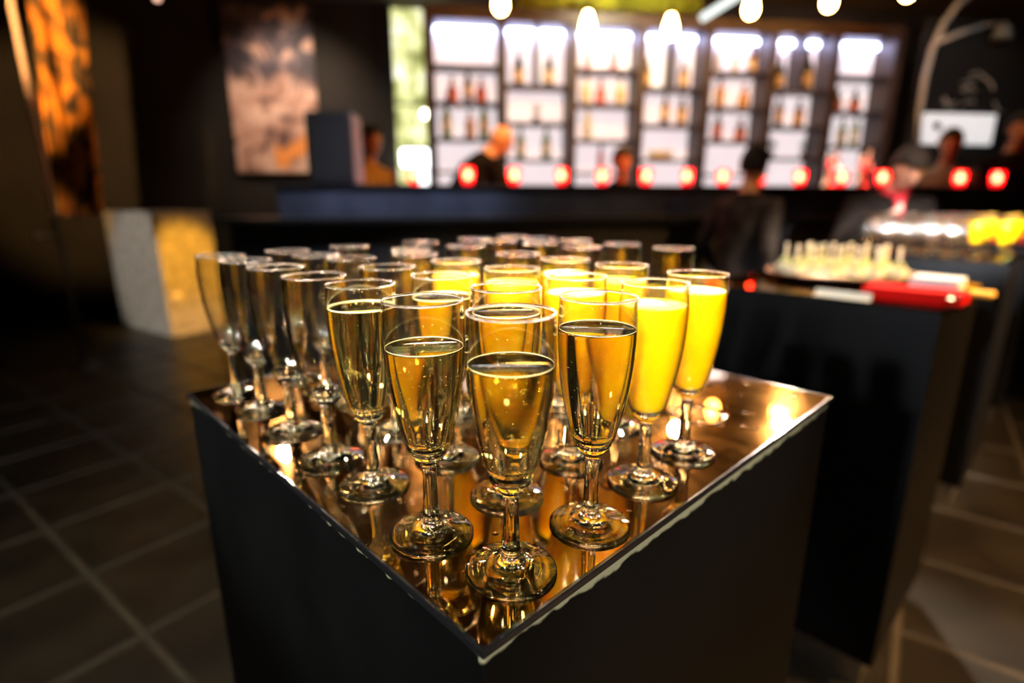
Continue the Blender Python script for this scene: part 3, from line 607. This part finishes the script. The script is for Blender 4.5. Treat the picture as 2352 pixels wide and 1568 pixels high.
# ================================================================ left side of the room
# printed mural banner on the brown wall
def mural():
    m = bpy.data.materials.new('mural_print'); nt, N, L = nodes(m); b = N['Principled BSDF']; b.inputs['Roughness'].default_value = 0.6
    tc = N.new('ShaderNodeTexCoord'); sx = N.new('ShaderNodeSeparateXYZ'); L.new(tc.outputs['Generated'], sx.inputs[0])
    n = N.new('ShaderNodeTexNoise'); n.inputs['Scale'].default_value = 4.2; n.inputs['Detail'].default_value = 4; n.inputs['Distortion'].default_value = 0.8; L.new(tc.outputs['Object'], n.inputs['Vector'])
    up = N.new('ShaderNodeValToRGB'); lo = N.new('ShaderNodeValToRGB')
    for rp, st in ((up, ((0.42, (0.045, 0.035, 0.045)), (0.54, (0.16, 0.12, 0.14)), (0.64, (0.75, 0.48, 0.36)))), (lo, ((0.36, (0.10, 0.05, 0.05)), (0.46, (0.48, 0.27, 0.2)), (0.62, (0.78, 0.53, 0.42))))):
        rp.color_ramp.elements.new(0.5)
        for q, (p, c) in zip(rp.color_ramp.elements, st): q.position = p; q.color = (*c, 1)
        L.new(n.outputs['Fac'], rp.inputs[0])
    n2 = N.new('ShaderNodeTexNoise'); n2.inputs['Scale'].default_value = 3; L.new(tc.outputs['Object'], n2.inputs['Vector'])
    ad = N.new('ShaderNodeMath'); ad.operation = 'MULTIPLY_ADD'; ad.inputs[1].default_value = 0.25; L.new(n2.outputs['Fac'], ad.inputs[0]); L.new(sx.outputs['Z'], ad.inputs[2])
    k = N.new('ShaderNodeMapRange'); k.inputs['From Min'].default_value = 0.66; k.inputs['From Max'].default_value = 0.74; L.new(ad.outputs[0], k.inputs[0])
    mc = N.new('ShaderNodeMix'); mc.data_type = 'RGBA'; L.new(k.outputs[0], mc.inputs['Factor']); L.new(lo.outputs[0], mc.inputs['A']); L.new(up.outputs[0], mc.inputs['B'])
    # orange sweep at the lower right of the print
    d1 = N.new('ShaderNodeMath'); d1.operation = 'MULTIPLY_ADD'; d1.inputs[1].default_value = -0.22; L.new(sx.outputs['X'], d1.inputs[0]); L.new(ad.outputs[0], d1.inputs[2])
    r2 = N.new('ShaderNodeValToRGB'); e = r2.color_ramp.elements; e.new(0.5); e.new(0.6)
    for q, (p, v) in zip(e, ((0.08, 0), (0.11, 1), (0.15, 1), (0.18, 0))): q.position = p; q.color = (v, v, v, 1)
    L.new(d1.outputs[0], r2.inputs[0])
    gx = N.new('ShaderNodeMath'); gx.operation = 'GREATER_THAN'; gx.inputs[1].default_value = 0.45; L.new(sx.outputs['X'], gx.inputs[0])
    mu = N.new('ShaderNodeMath'); mu.operation = 'MULTIPLY'; L.new(r2.outputs[0], mu.inputs[0]); L.new(gx.outputs[0], mu.inputs[1])
    m2 = N.new('ShaderNodeMix'); m2.data_type = 'RGBA'; L.new(mu.outputs[0], m2.inputs['Factor']); L.new(mc.outputs['Result'], m2.inputs['A']); m2.inputs['B'].default_value = (0.95, 0.36, 0.08, 1)
    L.new(m2.outputs['Result'], b.inputs['Base Color']); return m
q0 = at(549, 396, WY - 0.06, SL); q1 = at(742, 396, WY - 0.06, SL)
mw = (q1 - q0).length
mur = empty('mural_banner', (q0.x, q0.y, q0.z), 'tall mottled grey and pinkish printed banner on the brown wall', 'banner', rotz=BANG)
MB().box((0, -0.02, 0), (mw, 0.0, CZ - 0.08 - q0.z), bev=0.002).build('print_panel', mural(), mur)
MB().tube([(-0.03, -0.01, CZ - 0.08 - q0.z), (mw + 0.03, -0.01, CZ - 0.08 - q0.z)], 0.015).build('top_rail', M['cord'], mur)
# orange drape, folded cloth hung in front of the dark pier
dL = at(75, 0, 4.8); dR = at(205, 0, 4.8); dz0 = at(150, 495, 4.8).z
dm_ = MB(); n = 36; nzv = 14; vs = []; fs = []
for side in (0, 1):
    for iz in range(nzv + 1):
        for ix in range(n + 1):
            tt = iz / nzv; xl = at(128, 495, 4.8).x * (1 - tt) + dL.x * tt; xr = at(236, 495, 4.8).x * (1 - tt) + dR.x * tt; x = xl + (xr - xl) * ix / n; z = dz0 + (CZ - 0.05 - dz0) * iz / nzv
            vs.append((x, 4.8 + 0.025 * math.sin(ix * 1.05 + 0.2 * math.sin(iz * 0.7)) + 0.008 * side, z))
W1 = (n + 1)
for side in (0, 1):
    o_ = side * W1 * (nzv + 1)
    for iz in range(nzv):
        for ix in range(n):
            q = (o_ + iz * W1 + ix, o_ + iz * W1 + ix + 1, o_ + (iz + 1) * W1 + ix + 1, o_ + (iz + 1) * W1 + ix); fs.append(q if side == 0 else tuple(reversed(q)))
dm_.add(vs, fs)
dr = empty('orange_drape', ((dL.x + dR.x) / 2, 4.8, dz0), 'mottled orange and black drape hanging at the far left', 'drape')
for i, v in enumerate(dm_.v): dm_.v[i] = (v[0] - dr.location.x, v[1] - 4.8, v[2] - dz0)
dm_.build('cloth', ramp_mat('orange_black_print', ((0.38, (0.012, 0.006, 0.002)), (0.47, (0.16, 0.08, 0.008)), (0.54, (0.70, 0.24, 0.01)), (0.66, (1.0, 0.40, 0.015))), 9.0, 0.7, 5, (1, 1, 0.5), 0.6), dr, True)
hw = (dR.x - dL.x) / 2
MB().tube([(-hw - 0.05, 0.005, CZ - 0.05 - dz0), (hw + 0.05, 0.005, CZ - 0.05 - dz0)], 0.014).build('curtain_rail', M['brass'], dr)
# slim pole beside it
p = at(125, 500, 4.4); e = empty('slim_pole', (p.x, p.y, 0), 'thin pale bronze pole standing beside the orange drape', 'pole')
MB().tube([(0, 0, p.z), (0, 0, CZ)], 0.019, 12).build('pole', mat('pale_bronze_paint', (0.75, 0.5, 0.38), 0.5), e, True)
MB().tube([(0, 0, 0.02), (0, 0, p.z)], 0.017, 12).build('lower_sleeve', M['cord'], e, True)
MB().lathe([(0, 0), (0.11, 0), (0.11, 0.012), (0.03, 0.022), (0, 0.022)], 20).build('base', M['cord'], e, True)
kp = at(88, 540, 4.35); MB().ball((kp.x - p.x, kp.y - p.y, kp.z), 0.022).tube([(kp.x - p.x, kp.y - p.y, kp.z), (0, 0, kp.z)], 0.007).build('knob', mat('pale_knob', (0.5, 0.5, 0.45), 0.3), e, True)
# pale cube pedestal standing on the floor
pc = at(396, 775, 5.37); pl_ = at(236, 482, 5.75); 
ce = empty('grey_plinth_block', (pc.x, 5.37, 0), 'grey plaster plinth block with one amber-lit side at the far left', 'plinth', rotz=math.radians(56))
wA = 0.55; wB = 1.12; hz = at(352, 487, 5.37).z
MB().box((0, 0, 0.0), (wA, wB, hz), bev=0.008).build('block', mat('rough_plaster', (0.42, 0.40, 0.36), 0.85, var=0.35, scale=14, bump=0.3), ce)
MB().ball((0.10, -0.012, 0.40), (0.045, 0.02, 0.045)).build('round_blob', mat('pale_blob', (0.9, 0.75, 0.5), 0.3), ce, True)  # small pale flattened ball on the block's right face

# ================================================================ snack table
FWD = Vector((0, 1, 0))
def on_top(px, py, z=TOPZ):
    d = FW + Vector((1, 0, 0)) * ((px - 1176) / FPX) - UP * ((py - 784) / FPX); t = (z - CAMZ) / d.z; return Vector((0, 0, CAMZ)) + d * t
t2c = on_top(1925, 640)
pt = empty('snack_platter', t2c + Vector((0, 0, 0.0003)), 'oval dark platter heaped with pale snacks on picks', 'platter', rotz=TANG - 1.0)
PRX, PRY = 0.215, 0.17
pm = MB().lathe([(0, 0), (0.75, 0), (0.82, 0.006), (1.0, 0.02), (1.0, 0.024), (0.80, 0.012), (0, 0.010)], 40, Matrix.Diagonal((PRX, PRY, 1, 1)))
pm.build('dish', mat('dark_platter', (0.02, 0.018, 0.016), 0.25), pt, True)
MB().lathe([(0.985, 0.0205), (1.0, 0.0185), (1.015, 0.022), (1.0, 0.0255)], 40, Matrix.Diagonal((PRX, PRY, 1, 1)), closed=True).build('rim_edge', M['brass'], pt, True)
cheese = mat('pale_snack', (0.82, 0.78, 0.48), 0.5, var=0.2, scale=40); pick = mat('pale_wooden_pick', (0.9, 0.86, 0.66), 0.6)
herb = mat('green_garnish', (0.45, 0.55, 0.2), 0.5)
sn_me = MB().box((-0.021, -0.021, 0.0), (0.021, 0.021, 0.032), bev=0.005).data('snack_cube', cheese); gr_me = MB().ball((0, 0, 0.04), (0.016, 0.016, 0.010), 12, 6).data('garnish', herb)
pk_me = MB().loft([(0, 0, 0.02), (0, 0, 0.05), (0, 0, 0.085), (0, 0, 0.094)], [0.003, 0.0045, 0.005, 0.0065], None, 8).data('wooden_pick', pick)
Rm = Matrix.Rotation(TANG - 1.0, 4, 'Z')
for i in range(-5, 6):
    for j in range(-3, 4):
        x = i * 0.060 + (0.030 if j % 2 else 0); y = j * 0.056
        if (x / (PRX - 0.05)) ** 2 + (y / (PRY - 0.035)) ** 2 > 1: continue
        p = t2c + Rm @ Vector((x + random.uniform(-0.005, 0.005), y + random.uniform(-0.005, 0.005), 0.0125))
        e = empty('snack_on_pick', p, 'pale cheese snack on a wooden pick, one of those heaped on the platter', 'snack', 'snacks on the platter', random.uniform(0, 1.5))
        e.rotation_euler = (random.uniform(-0.1, 0.1), random.uniform(-0.1, 0.1), random.uniform(0, 1.5))
        link('snack_cube', sn_me, e); link('garnish', gr_me, e); link('wooden_pick', pk_me, e)
def napkin_pile(name, center, wd, dp, n, th, m, label, rot):
    e = empty(name, center, label, 'napkins', rotz=rot)
    for k in range(n):
        q = MB().box((-wd / 2, -dp / 2, k * th), (wd / 2, dp / 2, (k + 1) * th * 0.97), bev=th * 0.2).build('napkin', m, e); q.rotation_euler = (0, 0, random.uniform(-0.05, 0.05))
napkin_pile('red_napkin_pile', on_top(2098, 688) + Vector((0, 0, 0.0003)), 0.21, 0.11, 5, 0.006, mat('red_paper', (0.6, 0.006, 0.004), 0.9, spec=0.1), 'pile of bright red paper napkins at the front of the snack table', TANG - PI / 2)
napkin_pile('white_napkin_pile', on_top(2150, 668) + Vector((0, 0, 0.0003)), 0.11, 0.11, 5, 0.008, mat('white_paper', (0.75, 0.76, 0.78), 0.7), 'small pile of white paper napkins behind the red ones', TANG)
napkin_pile('gold_napkin_pile', on_top(2205, 676) + Vector((0, 0, 0.0003)), 0.07, 0.14, 3, 0.004, mat('gold_paper', (0.8, 0.45, 0.03), 0.5), 'golden yellow napkins at the right corner of the snack table', TANG)
p = on_top(1932, 684) + Vector((0, 0, 0.0003)); e = empty('name_card', p, 'narrow pale card lying before the platter', 'card', rotz=TANG - PI / 2)
MB().box((-0.065, -0.012, 0), (0.065, 0.012, 0.002)).box((-0.065, 0.010, 0), (0.065, 0.012, 0.016)).build('card', mat('pale_card', (0.75, 0.75, 0.62), 0.7), e)
p = on_top(2120, 700) + Vector((0, 0, 0.036)); e = empty('small_tealight', on_top(2181, 703) + Vector((0, 0, 0.0003)), 'tiny glass tealight at the front right corner of the snack table', 'tealight')
MB().lathe([(0, 0), (0.016, 0), (0.018, 0.03), (0.016, 0.03), (0.014, 0.004), (0, 0.004)], 16).build('holder', M['bowl'], e, True)
MB().lathe([(0, 0.006), (0.006, 0.01), (0.008, 0.02), (0, 0.03)], 10).build('flame', glow('tealight_flame', (1.0, 0.85, 0.5), 6.0), e, True)

# ---------------------------------------------------------------- small flutes on the third pedestal
far_bowl = MB().lathe(OUT[::4], 20).lathe(list(reversed(INN[::4])), 20).data('bowl', M['bowl_dull']); far_rim = MB().lathe(rim_prof[::2], 24, closed=True).data('rim', M['rim'])
far_stem = MB().lathe(list(reversed(base + under[1::2])), 16).data('stem', M['glass']); far_foot = MB().lathe(list(reversed(foot_prof[::2] + [foot_prof[-1]])), 20).data('foot', M['glass'])
farj = MB().lathe([(0, 0.0685), (0.0105, 0.0715)] + [(r - 0.0002, z) for r, z in INN[6:26:5]] + [(inner_r(0.155) - 0.0002, 0.155), (0, 0.155)], 18).data('juice_fill', M['juice'])
for i in range(7):
    for j in range(7):
        p = tab(2.80 + 0.05 + i * 0.082, 0.01 + 0.05 + j * 0.082, TOPZ + 0.0002) + Vector((random.uniform(-0.006, 0.006), random.uniform(-0.006, 0.006), 0))
        jz = j <= 1
        e = empty('champagne_flute', p, 'small orange juice flute on the third black pedestal' if jz else 'small empty flute on the third black pedestal', 'flute', 'juice flutes on the third pedestal' if jz else 'empty flutes on the third pedestal')
        link('bowl', far_bowl, e); link('rim', far_rim, e); link('stem', far_stem, e); link('foot', far_foot, e)
        if jz: link('orange_juice', farj, e)
napkin_pile('red_napkin_pile', tab(4.20 + 0.2, 0.01 + 0.15) + Vector((0, 0, 0.0003)), 0.3, 0.3, 4, 0.012, mat('deep_red_paper', (0.7, 0.01, 0.01), 0.7), 'red napkins on the farthest pedestal at the right edge', TANG)

# ================================================================ right wall: black board, sign and arch
AY = 6.0; ga = at(2128, 60, AY, SL); gb = at(2500, 330, AY, SL)
bd = empty('black_wall_board', (ga.x, ga.y, 0.5), 'large black board on the right wall with white chalk strokes', 'board', rotz=BANG)
bw = 1.9
MB().box((0, 0, 0), (bw, 0.03, 2.75), bev=0.004).build('board', mat('matte_black', (0.006, 0.006, 0.006), 0.7), bd)
ck = MB(); random.seed(21)
for _ in range(9):
    c = at(random.uniform(2145, 2285), random.uniform(165, 245), AY - 0.01, SL); c0 = Matrix.Rotation(-BANG, 4, 'Z') @ (c - bd.location)
    pts = [(c0.x + 0.16 * t + random.uniform(-0.02, 0.02), -0.006, c0.z + 0.05 * math.sin(3 * t + c0.x * 9) - 0.06 * t) for t in (0, 0.33, 0.66, 1.0)]
    ck.tube(pts, random.uniform(0.005, 0.010), 6)
ck.build('chalk_strokes', mat('white_chalk', (0.55, 0.55, 0.55), 0.9), bd)
s0 = at(2112, 330, AY - 0.05, SL); s1 = at(2290, 263, AY - 0.05, SL)
sg = empty('white_sign', s0, 'white rectangular sign with small dark emblem below the chalk strokes', 'sign', rotz=BANG)
swd = (s1 - s0).x / math.cos(BANG); shh = s1.z - s0.z
MB().box((0, 0, 0), (swd, 0.02, shh), bev=0.003).build('sign_board', mat('white_sign', (0.8, 0.8, 0.82), 0.5, emis=(0.8, 0.82, 0.85), estr=0.35), sg)  # faint glow put into the board's white
em_ = MB()
for (x, z, r) in ((0.15, 0.60, 0.035), (0.19, 0.64, 0.03), (0.17, 0.52, 0.03), (0.21, 0.55, 0.022)):
    em_.lathe([(0, 0), (r, 0), (r, 0.004), (0, 0.004)], 16, Matrix.Translation((swd * x + 0.02, -0.001, shh * z)) @ Matrix.Rotation(PI / 2, 4, 'X'))
em_.build('emblem', mat('dark_emblem', (0.05, 0.05, 0.06), 0.6), sg)
arc = [at(x, y, AY - 0.10, SL) for x, y in ((2108, 330), (2112, 260), (2124, 180), (2142, 110), (2168, 52), (2200, 10), (2240, -22))]
ar = empty('arch_tube', arc[0], 'pale curved metal arch tube framing the black board', 'arch')
MB().tube([p - arc[0] for p in arc], 0.028, 12).build('arch', mat('pale_grey_metal', (0.42, 0.42, 0.42), 0.4), ar, True)
ba = [at(x, y, AY - 0.10, SL) for x, y in ((2150, 98), (2200, 78), (2262, 58))]
MB().tube([p - arc[0] for p in ba], 0.022, 12).build('cross_arm', mat('pale_grey_metal_b', (0.5, 0.5, 0.5), 0.4), ar, True)
lp = at(2300, 90, AY - 0.14, SL) - arc[0]
MB().lathe([(0, 0.16), (0.05, 0.15), (0.11, 0.0), (0.10, 0.0), (0.04, 0.13), (0, 0.14)], 20, Matrix.Translation(lp)).build('lamp_shade', mat('grey_shade', (0.12, 0.14, 0.13), 0.5), ar, True)
MB().tube([ba[-1] - arc[0], lp + Vector((0, 0, 0.16))], 0.012).build('lamp_arm', mat('grey_arm', (0.2, 0.2, 0.2), 0.5), ar, True)
spot('wash_or_fill_spot', (4.6, 4.4, 3.4), (4.9, 6.6, 2.4), 30, (1.0, 0.9, 0.8), 60, 0.8, 0.05)

# ================================================================ people
def rotx(v, a): return Vector((v[0], v[1] * math.cos(a) - v[2] * math.sin(a), v[1] * math.sin(a) + v[2] * math.cos(a)))
def ik(S, Hn, l1, l2, hint):
    d = Hn - S; L_ = min(d.length, (l1 + l2) * 0.995); u = d.normalized(); a = (l1 * l1 - l2 * l2 + L_ * L_) / (2 * L_); h = math.sqrt(max(l1 * l1 - a * a, 0))
    n = hint - u * hint.dot(u); n.normalize(); return S + u * a + n * h, S + u * L_
def remesh(o, vox, it=4):
    m = o.modifiers.new('remesh', 'REMESH'); m.mode = 'VOXEL'; m.voxel_size = vox; m.use_smooth_shade = True
    s = o.modifiers.new('smooth', 'SMOOTH'); s.iterations = it; s.factor = 0.5
def person(loc, rotz, label, skin, hairc, top, legs, lean=0.0, headpitch=0.0, headyaw=0.0, hands=((-0.24, 0.02, 0.80), (0.24, 0.02, 0.80)), hair='short', h=1.0, apron=None, collar=None):
    e = empty('person', loc, label, 'person', rotz=rotz); e.scale = (h, h, h)
    pel = Vector((0, 0, 0.94)); R = lambda v: pel + rotx(v, -lean)          # lean > 0 bends forward (+y)
    waist, chest, shc, neck = R((0, 0, 0.14)), R((0, 0.01, 0.32)), R((0, 0, 0.46)), R((0, 0.0, 0.54))
    hb = R((0, 0.015, 0.60))
    HM = Matrix.Translation(hb) @ Matrix.Rotation(headyaw, 4, 'Z') @ Matrix.Rotation(-(lean * 0.6 + headpitch), 4, 'X')
    HP = lambda x, y, z: HM @ Vector((x, y, z))
    b = MB()
    # torso, neck, head
    b.loft([R((0, 0, -0.08)), R((0, 0, 0.0)), waist, chest, R((0, 0, 0.42)), shc, R((0, 0, 0.50)), neck, hb], [0.14, 0.165, 0.145, 0.165, 0.175, 0.15, 0.09, 0.056, 0.055], [0.10, 0.115, 0.10, 0.118, 0.105, 0.085, 0.07, 0.058, 0.058], 20, (1, 0, 0))
    hc = HP(0, 0.025, 0.115); b.ball(hc, (0.074, 0.093, 0.108), 24, 16, 0, HM.to_3x3().to_4x4())
    b.ball(HP(0, 0.052, 0.052), (0.056, 0.058, 0.056), 16, 10, 0, HM.to_3x3().to_4x4())              # jaw
    b.loft([HP(0, 0.108, 0.135), HP(0, 0.124, 0.105), HP(0, 0.128, 0.088), HP(0, 0.108, 0.080)], [0.010, 0.013, 0.017, 0.012], None, 8)   # nose
    b.ball(HP(0, 0.108, 0.058), (0.024, 0.010, 0.010), 10, 6, 0, HM.to_3x3().to_4x4())               # lips
    for s in (-1, 1): b.ball(HP(0.076 * s, 0.012, 0.108), (0.012, 0.020, 0.032), 10, 8, 0, HM.to_3x3().to_4x4())
    for s in (-1, 1): b.loft([HP(0.012 * s, 0.112, 0.142), HP(0.05 * s, 0.098, 0.142)], [0.009, 0.008], None, 6)       # brow
    # arms and hands
    arms = []
    for s, hp in zip((-1, 1), hands):
        S = R((0.185 * s, 0, 0.435)); El, Wr = ik(S, Vector(hp), 0.30, 0.26, Vector((0.5 * s, -1, -0.2))); arms.append((s, S, El, Wr))
        b.loft([R((0.11 * s, 0, 0.44)), S, S.lerp(El, 0.5), El, El.lerp(Wr, 0.4), Wr], [0.055, 0.060, 0.046, 0.038, 0.038, 0.026], None, 12)
        d = (Wr - El).normalized(); sd = d.cross(Vector((0, 1, 0))); sd = (sd if sd.length > 0.2 else d.cross(Vector((0, 0, 1)))).normalized(); nn = d.cross(sd).normalized()
        if nn.y < 0: nn = -nn
        # palm seen edge-on along sd; fingers fan across nn, curling towards the body side
        palm = Wr + d * 0.045; b.loft([Wr, Wr + d * 0.03, Wr + d * 0.085], [0.028, 0.038, 0.040], [0.020, 0.017, 0.014], 10, nn)
        for q, (off, ln) in enumerate(((-0.030, 0.060), (-0.010, 0.074), (0.010, 0.078), (0.030, 0.070))):
            f0 = Wr + d * 0.08 + nn * off; cu = -sd * s
            b.loft([f0, f0 + d * ln * 0.4 + nn * off * 0.1, f0 + d * ln * 0.72 + cu * 0.012, f0 + d * ln * 0.92 + cu * 0.026], [0.0095, 0.0090, 0.0082, 0.0068], None, 8)
        th = Wr + d * 0.028 + nn * 0.026; b.loft([th, th + d * 0.025 + nn * 0.022, th + d * 0.055 + nn * 0.026], [0.012, 0.0105, 0.008], None, 8)
    # legs and feet
    leg = []
    for s in (-1, 1):
        hip = Vector((0.09 * s, 0, 0.90)); kn = Vector((0.10 * s, 0.02, 0.49)); an = Vector((0.105 * s, -0.01, 0.09)); leg.append((s, hip, kn, an))
        b.loft([hip, hip.lerp(kn, 0.4), kn, kn.lerp(an, 0.35), an, Vector((0.105 * s, -0.01, 0.03))], [0.088, 0.076, 0.054, 0.056, 0.036, 0.036], None, 12)
        b.loft([Vector((0.105 * s, -0.06, 0.04)), Vector((0.108 * s, 0.05, 0.038)), Vector((0.115 * s, 0.15, 0.026))], [0.034, 0.042, 0.034], [0.036, 0.034, 0.022], 10, (1, 0, 0))
    bo = b.build('body', skin, e, True); remesh(bo, 0.0085, 3)
    # clothes
    c = MB(); g = 0.018
    c.loft([R((0, 0, -0.14)), R((0, 0, 0.0)), waist, chest, R((0, 0, 0.42)), shc, R((0, 0, 0.505)), R((0, 0, 0.53))], [0.17, 0.188, 0.172, 0.192, 0.198, 0.172, 0.105, 0.078], [0.125, 0.138, 0.125, 0.142, 0.128, 0.105, 0.088, 0.076], 20, (1, 0, 0))
    for s, S, El, Wr in arms:
        c.loft([R((0.10 * s, 0, 0.43)), S, S.lerp(El, 0.5), El, El.lerp(Wr, 0.5), El.lerp(Wr, 0.93)], [0.075, 0.080, 0.064, 0.056, 0.052, 0.042], None, 12)
    co = c.build('jacket', top, e, True); remesh(co, 0.012, 3)
    t = MB(); t.loft([Vector((0, 0, 1.02)), Vector((0, 0, 0.92)), Vector((0, 0, 0.80))], [0.165, 0.182, 0.15], [0.122, 0.130, 0.11], 20, (1, 0, 0))
    for s, hip, kn, an in leg: t.loft([hip, hip.lerp(kn, 0.4), kn, kn.lerp(an, 0.5), an], [0.102, 0.094, 0.074, 0.068, 0.062], None, 12)
    to = t.build('trousers', legs, e, True); remesh(to, 0.013, 3)
    sh = MB()
    for s, hip, kn, an in leg: sh.loft([Vector((0.105 * s, -0.085, 0.045)), Vector((0.106 * s, -0.03, 0.055)), Vector((0.108 * s, 0.06, 0.045)), Vector((0.115 * s, 0.18, 0.03))], [0.036, 0.044, 0.050, 0.036], [0.044, 0.052, 0.043, 0.028], 12, (1, 0, 0))
    sh.build('shoes', M['cord'], e, True)
    ey = MB()
    for s in (-1, 1): ey.ball(HP(0.031 * s, 0.100, 0.122), 0.0115, 10, 8)
    ey.build('eyes', mat('dark_eye', (0.05, 0.04, 0.03), 0.2), e, True)
    if hair:
        hm = MB(); rr = random.Random(3)
        n1, n2 = 22, 12; vs = []; fs = []
        for i in range(n2 + 1):
            for j in range(n1):
                th_ = 2 * PI * j / n1; front = math.sin(th_); lim = (1.15 if front > 0.2 else 2.05 if front < -0.2 else 1.6) if hair == 'short' else (1.05 if front > 0.2 else 2.5 if front < -0.2 else 2.1)
                ph = lim * i / n2; k = 1.07 + rr.uniform(-0.015, 0.02)
                vs.append(HP(0.074 * k * 1.03 * math.sin(ph) * math.cos(th_), 0.022 + 0.093 * k * math.sin(ph) * math.sin(th_), 0.118 + 0.108 * k * math.cos(ph)))
        for i in range(n2):
            for j in range(n1): fs.append((i * n1 + j, (i + 1) * n1 + j, (i + 1) * n1 + (j + 1) % n1, i * n1 + (j + 1) % n1))
        hm.add(vs, fs); ho = hm.build('hair', hairc, e, True); so = ho.modifiers.new('thick', 'SOLIDIFY'); so.thickness = 0.012; so.offset = 1
    if apron:
        ap = MB(); rows = []
        for zz, wx, dy in ((-0.45, 0.19, 0.16), (-0.2, 0.19, 0.165), (0.0, 0.185, 0.152), (0.14, 0.16, 0.138), (0.32, 0.11, 0.155), (0.40, 0.09, 0.14)):
            base_ = R((0, 0, zz)) if zz >= 0 else pel + Vector((0, 0.02, zz))
            rows.append([base_ + Vector((wx * q, dy * math.sqrt(max(0, 1 - (q * wx / 0.21) ** 2)), 0)) for q in (-1, -0.6, -0.2, 0.2, 0.6, 1)])
        vs = [v for r_ in rows for v in r_]; fs = [(i * 6 + j, i * 6 + j + 1, (i + 1) * 6 + j + 1, (i + 1) * 6 + j) for i in range(5) for j in range(5)]
        ap.add(vs, fs); ao = ap.build('apron', apron, e, True); so = ao.modifiers.new('thick', 'SOLIDIFY'); so.thickness = 0.004
    if collar:
        MB().loft([R((0, 0.0, 0.515)), R((0, 0.004, 0.56))], [0.082, 0.072], [0.080, 0.072], 16, (1, 0, 0)).loft([R((0, 0.082, 0.53)), R((0, 0.115, 0.47)), R((0, 0.15, 0.36))], [0.03, 0.026, 0.04], [0.012, 0.01, 0.01], 8, (1, 0, 0)).build('neckerchief', collar, e, True)
    return e
SK1 = mat('warm_skin', (0.62, 0.30, 0.15), 0.5, var=0.08, scale=20); SK2 = mat('light_skin', (0.75, 0.45, 0.35), 0.5, var=0.08, scale=20); SK3 = mat('brown_skin', (0.30, 0.14, 0.07), 0.5, var=0.08, scale=20)
HR = mat('dark_hair', (0.010, 0.006, 0.004), 0.8, var=0.5, scale=90)
CB = mat('black_cloth', (0.008, 0.006, 0.005), 0.95, var=0.4, scale=30, spec=0.1); CG = mat('grey_cloth', (0.026, 0.024, 0.024), 0.9, var=0.5, scale=9, spec=0.1); CL = mat('blue_grey_shirt', (0.16, 0.17, 0.21), 0.8, var=0.2)
CO = mat('ochre_top', (0.45, 0.22, 0.03), 0.8, var=0.3); CT = mat('teal_trousers', (0.06, 0.11, 0.11), 0.8); AP = mat('beige_apron', (0.62, 0.42, 0.25), 0.8); RD = mat('red_neckerchief', (0.45, 0.01, 0.02), 0.7)
def stand(px, head_py, Y, zhead_local, hscale):
    """base point and lift so the head centre is seen at (px, head_py) at depth Y"""
    p = at(px, head_py, Y); return Vector((p.x, p.y, p.z - zhead_local * hscale))
def place(px, head_py, Y, zl, hs): v = stand(px, head_py, Y, zl, hs); return v
FB = 0.16   # the barmen stand on a duckboard platform
pf = MB().box((-1.6, 0.75, 0.0), (7.4, 1.9, 0.12), bev=0.01).build('duckboard', M['wood'], None, False, (bl.x + 1.6, bl.y, 0), BANG)
tag(pf, 'low wooden duckboard platform on the floor behind the bar', 'platform')
v = at(1036, 330, 4.8); person((v.x, v.y, 0.12), -0.95, 'bald barman in black jacket and beige apron bending behind the bar', SK1, HR, CB, CB, lean=0.60, headpitch=0.25, hands=((-0.20, 0.56, 1.02), (0.20, 0.56, 1.02)), hair=None, h=1.15, apron=AP)
v = at(1430, 388, 5.0); person((v.x, v.y + 0.15, 0.12), PI * 0.97, 'person with orange-lit face behind the bar, below the third shelf bay', SK1, HR, CB, CB, lean=0.28, headpitch=0.0, hands=((-0.2, 0.36, 1.1), (0.2, 0.36, 1.1)), h=0.955)
v = at(1716, 400, 3.6); person((v.x, v.y, 0), -1.0, 'guest in grey jacket standing with back turned in front of the bar', SK1, HR, CG, CT, lean=0.06, hands=((-0.25, 0.14, 0.92), (0.23, 0.02, 0.86)), h=0.945)
person((2.29, 3.55, 0), PI * 0.95, 'waiter in black with red neckerchief leaning over the small flutes', SK2, HR, CB, CB, lean=0.36, headpitch=0.45, hands=((-0.16, 0.34, 1.14), (0.16, 0.40, 1.26)), h=0.97, collar=RD)
v = at(2175, 358, 5.4); person((v.x, v.y, 0.12), 2.6, 'barman in blue-grey shirt turned sideways behind the waiter', SK3, HR, CL, CB, lean=0.05, headpitch=0.15, h=1.05)
v = at(2335, 305, 5.5); person((v.x, v.y, 0.12), 2.9, 'person in black at the right edge behind the bar', SK3, HR, CB, CB, headpitch=0.1, h=1.13)
v = at(842, 300, 5.9); person((v.x + 0.03, v.y - 0.1, 0.0), -2.2, 'person in ochre top half hidden by the loudspeaker', SK1, HR, CO, CB, headpitch=0.1, h=1.16)
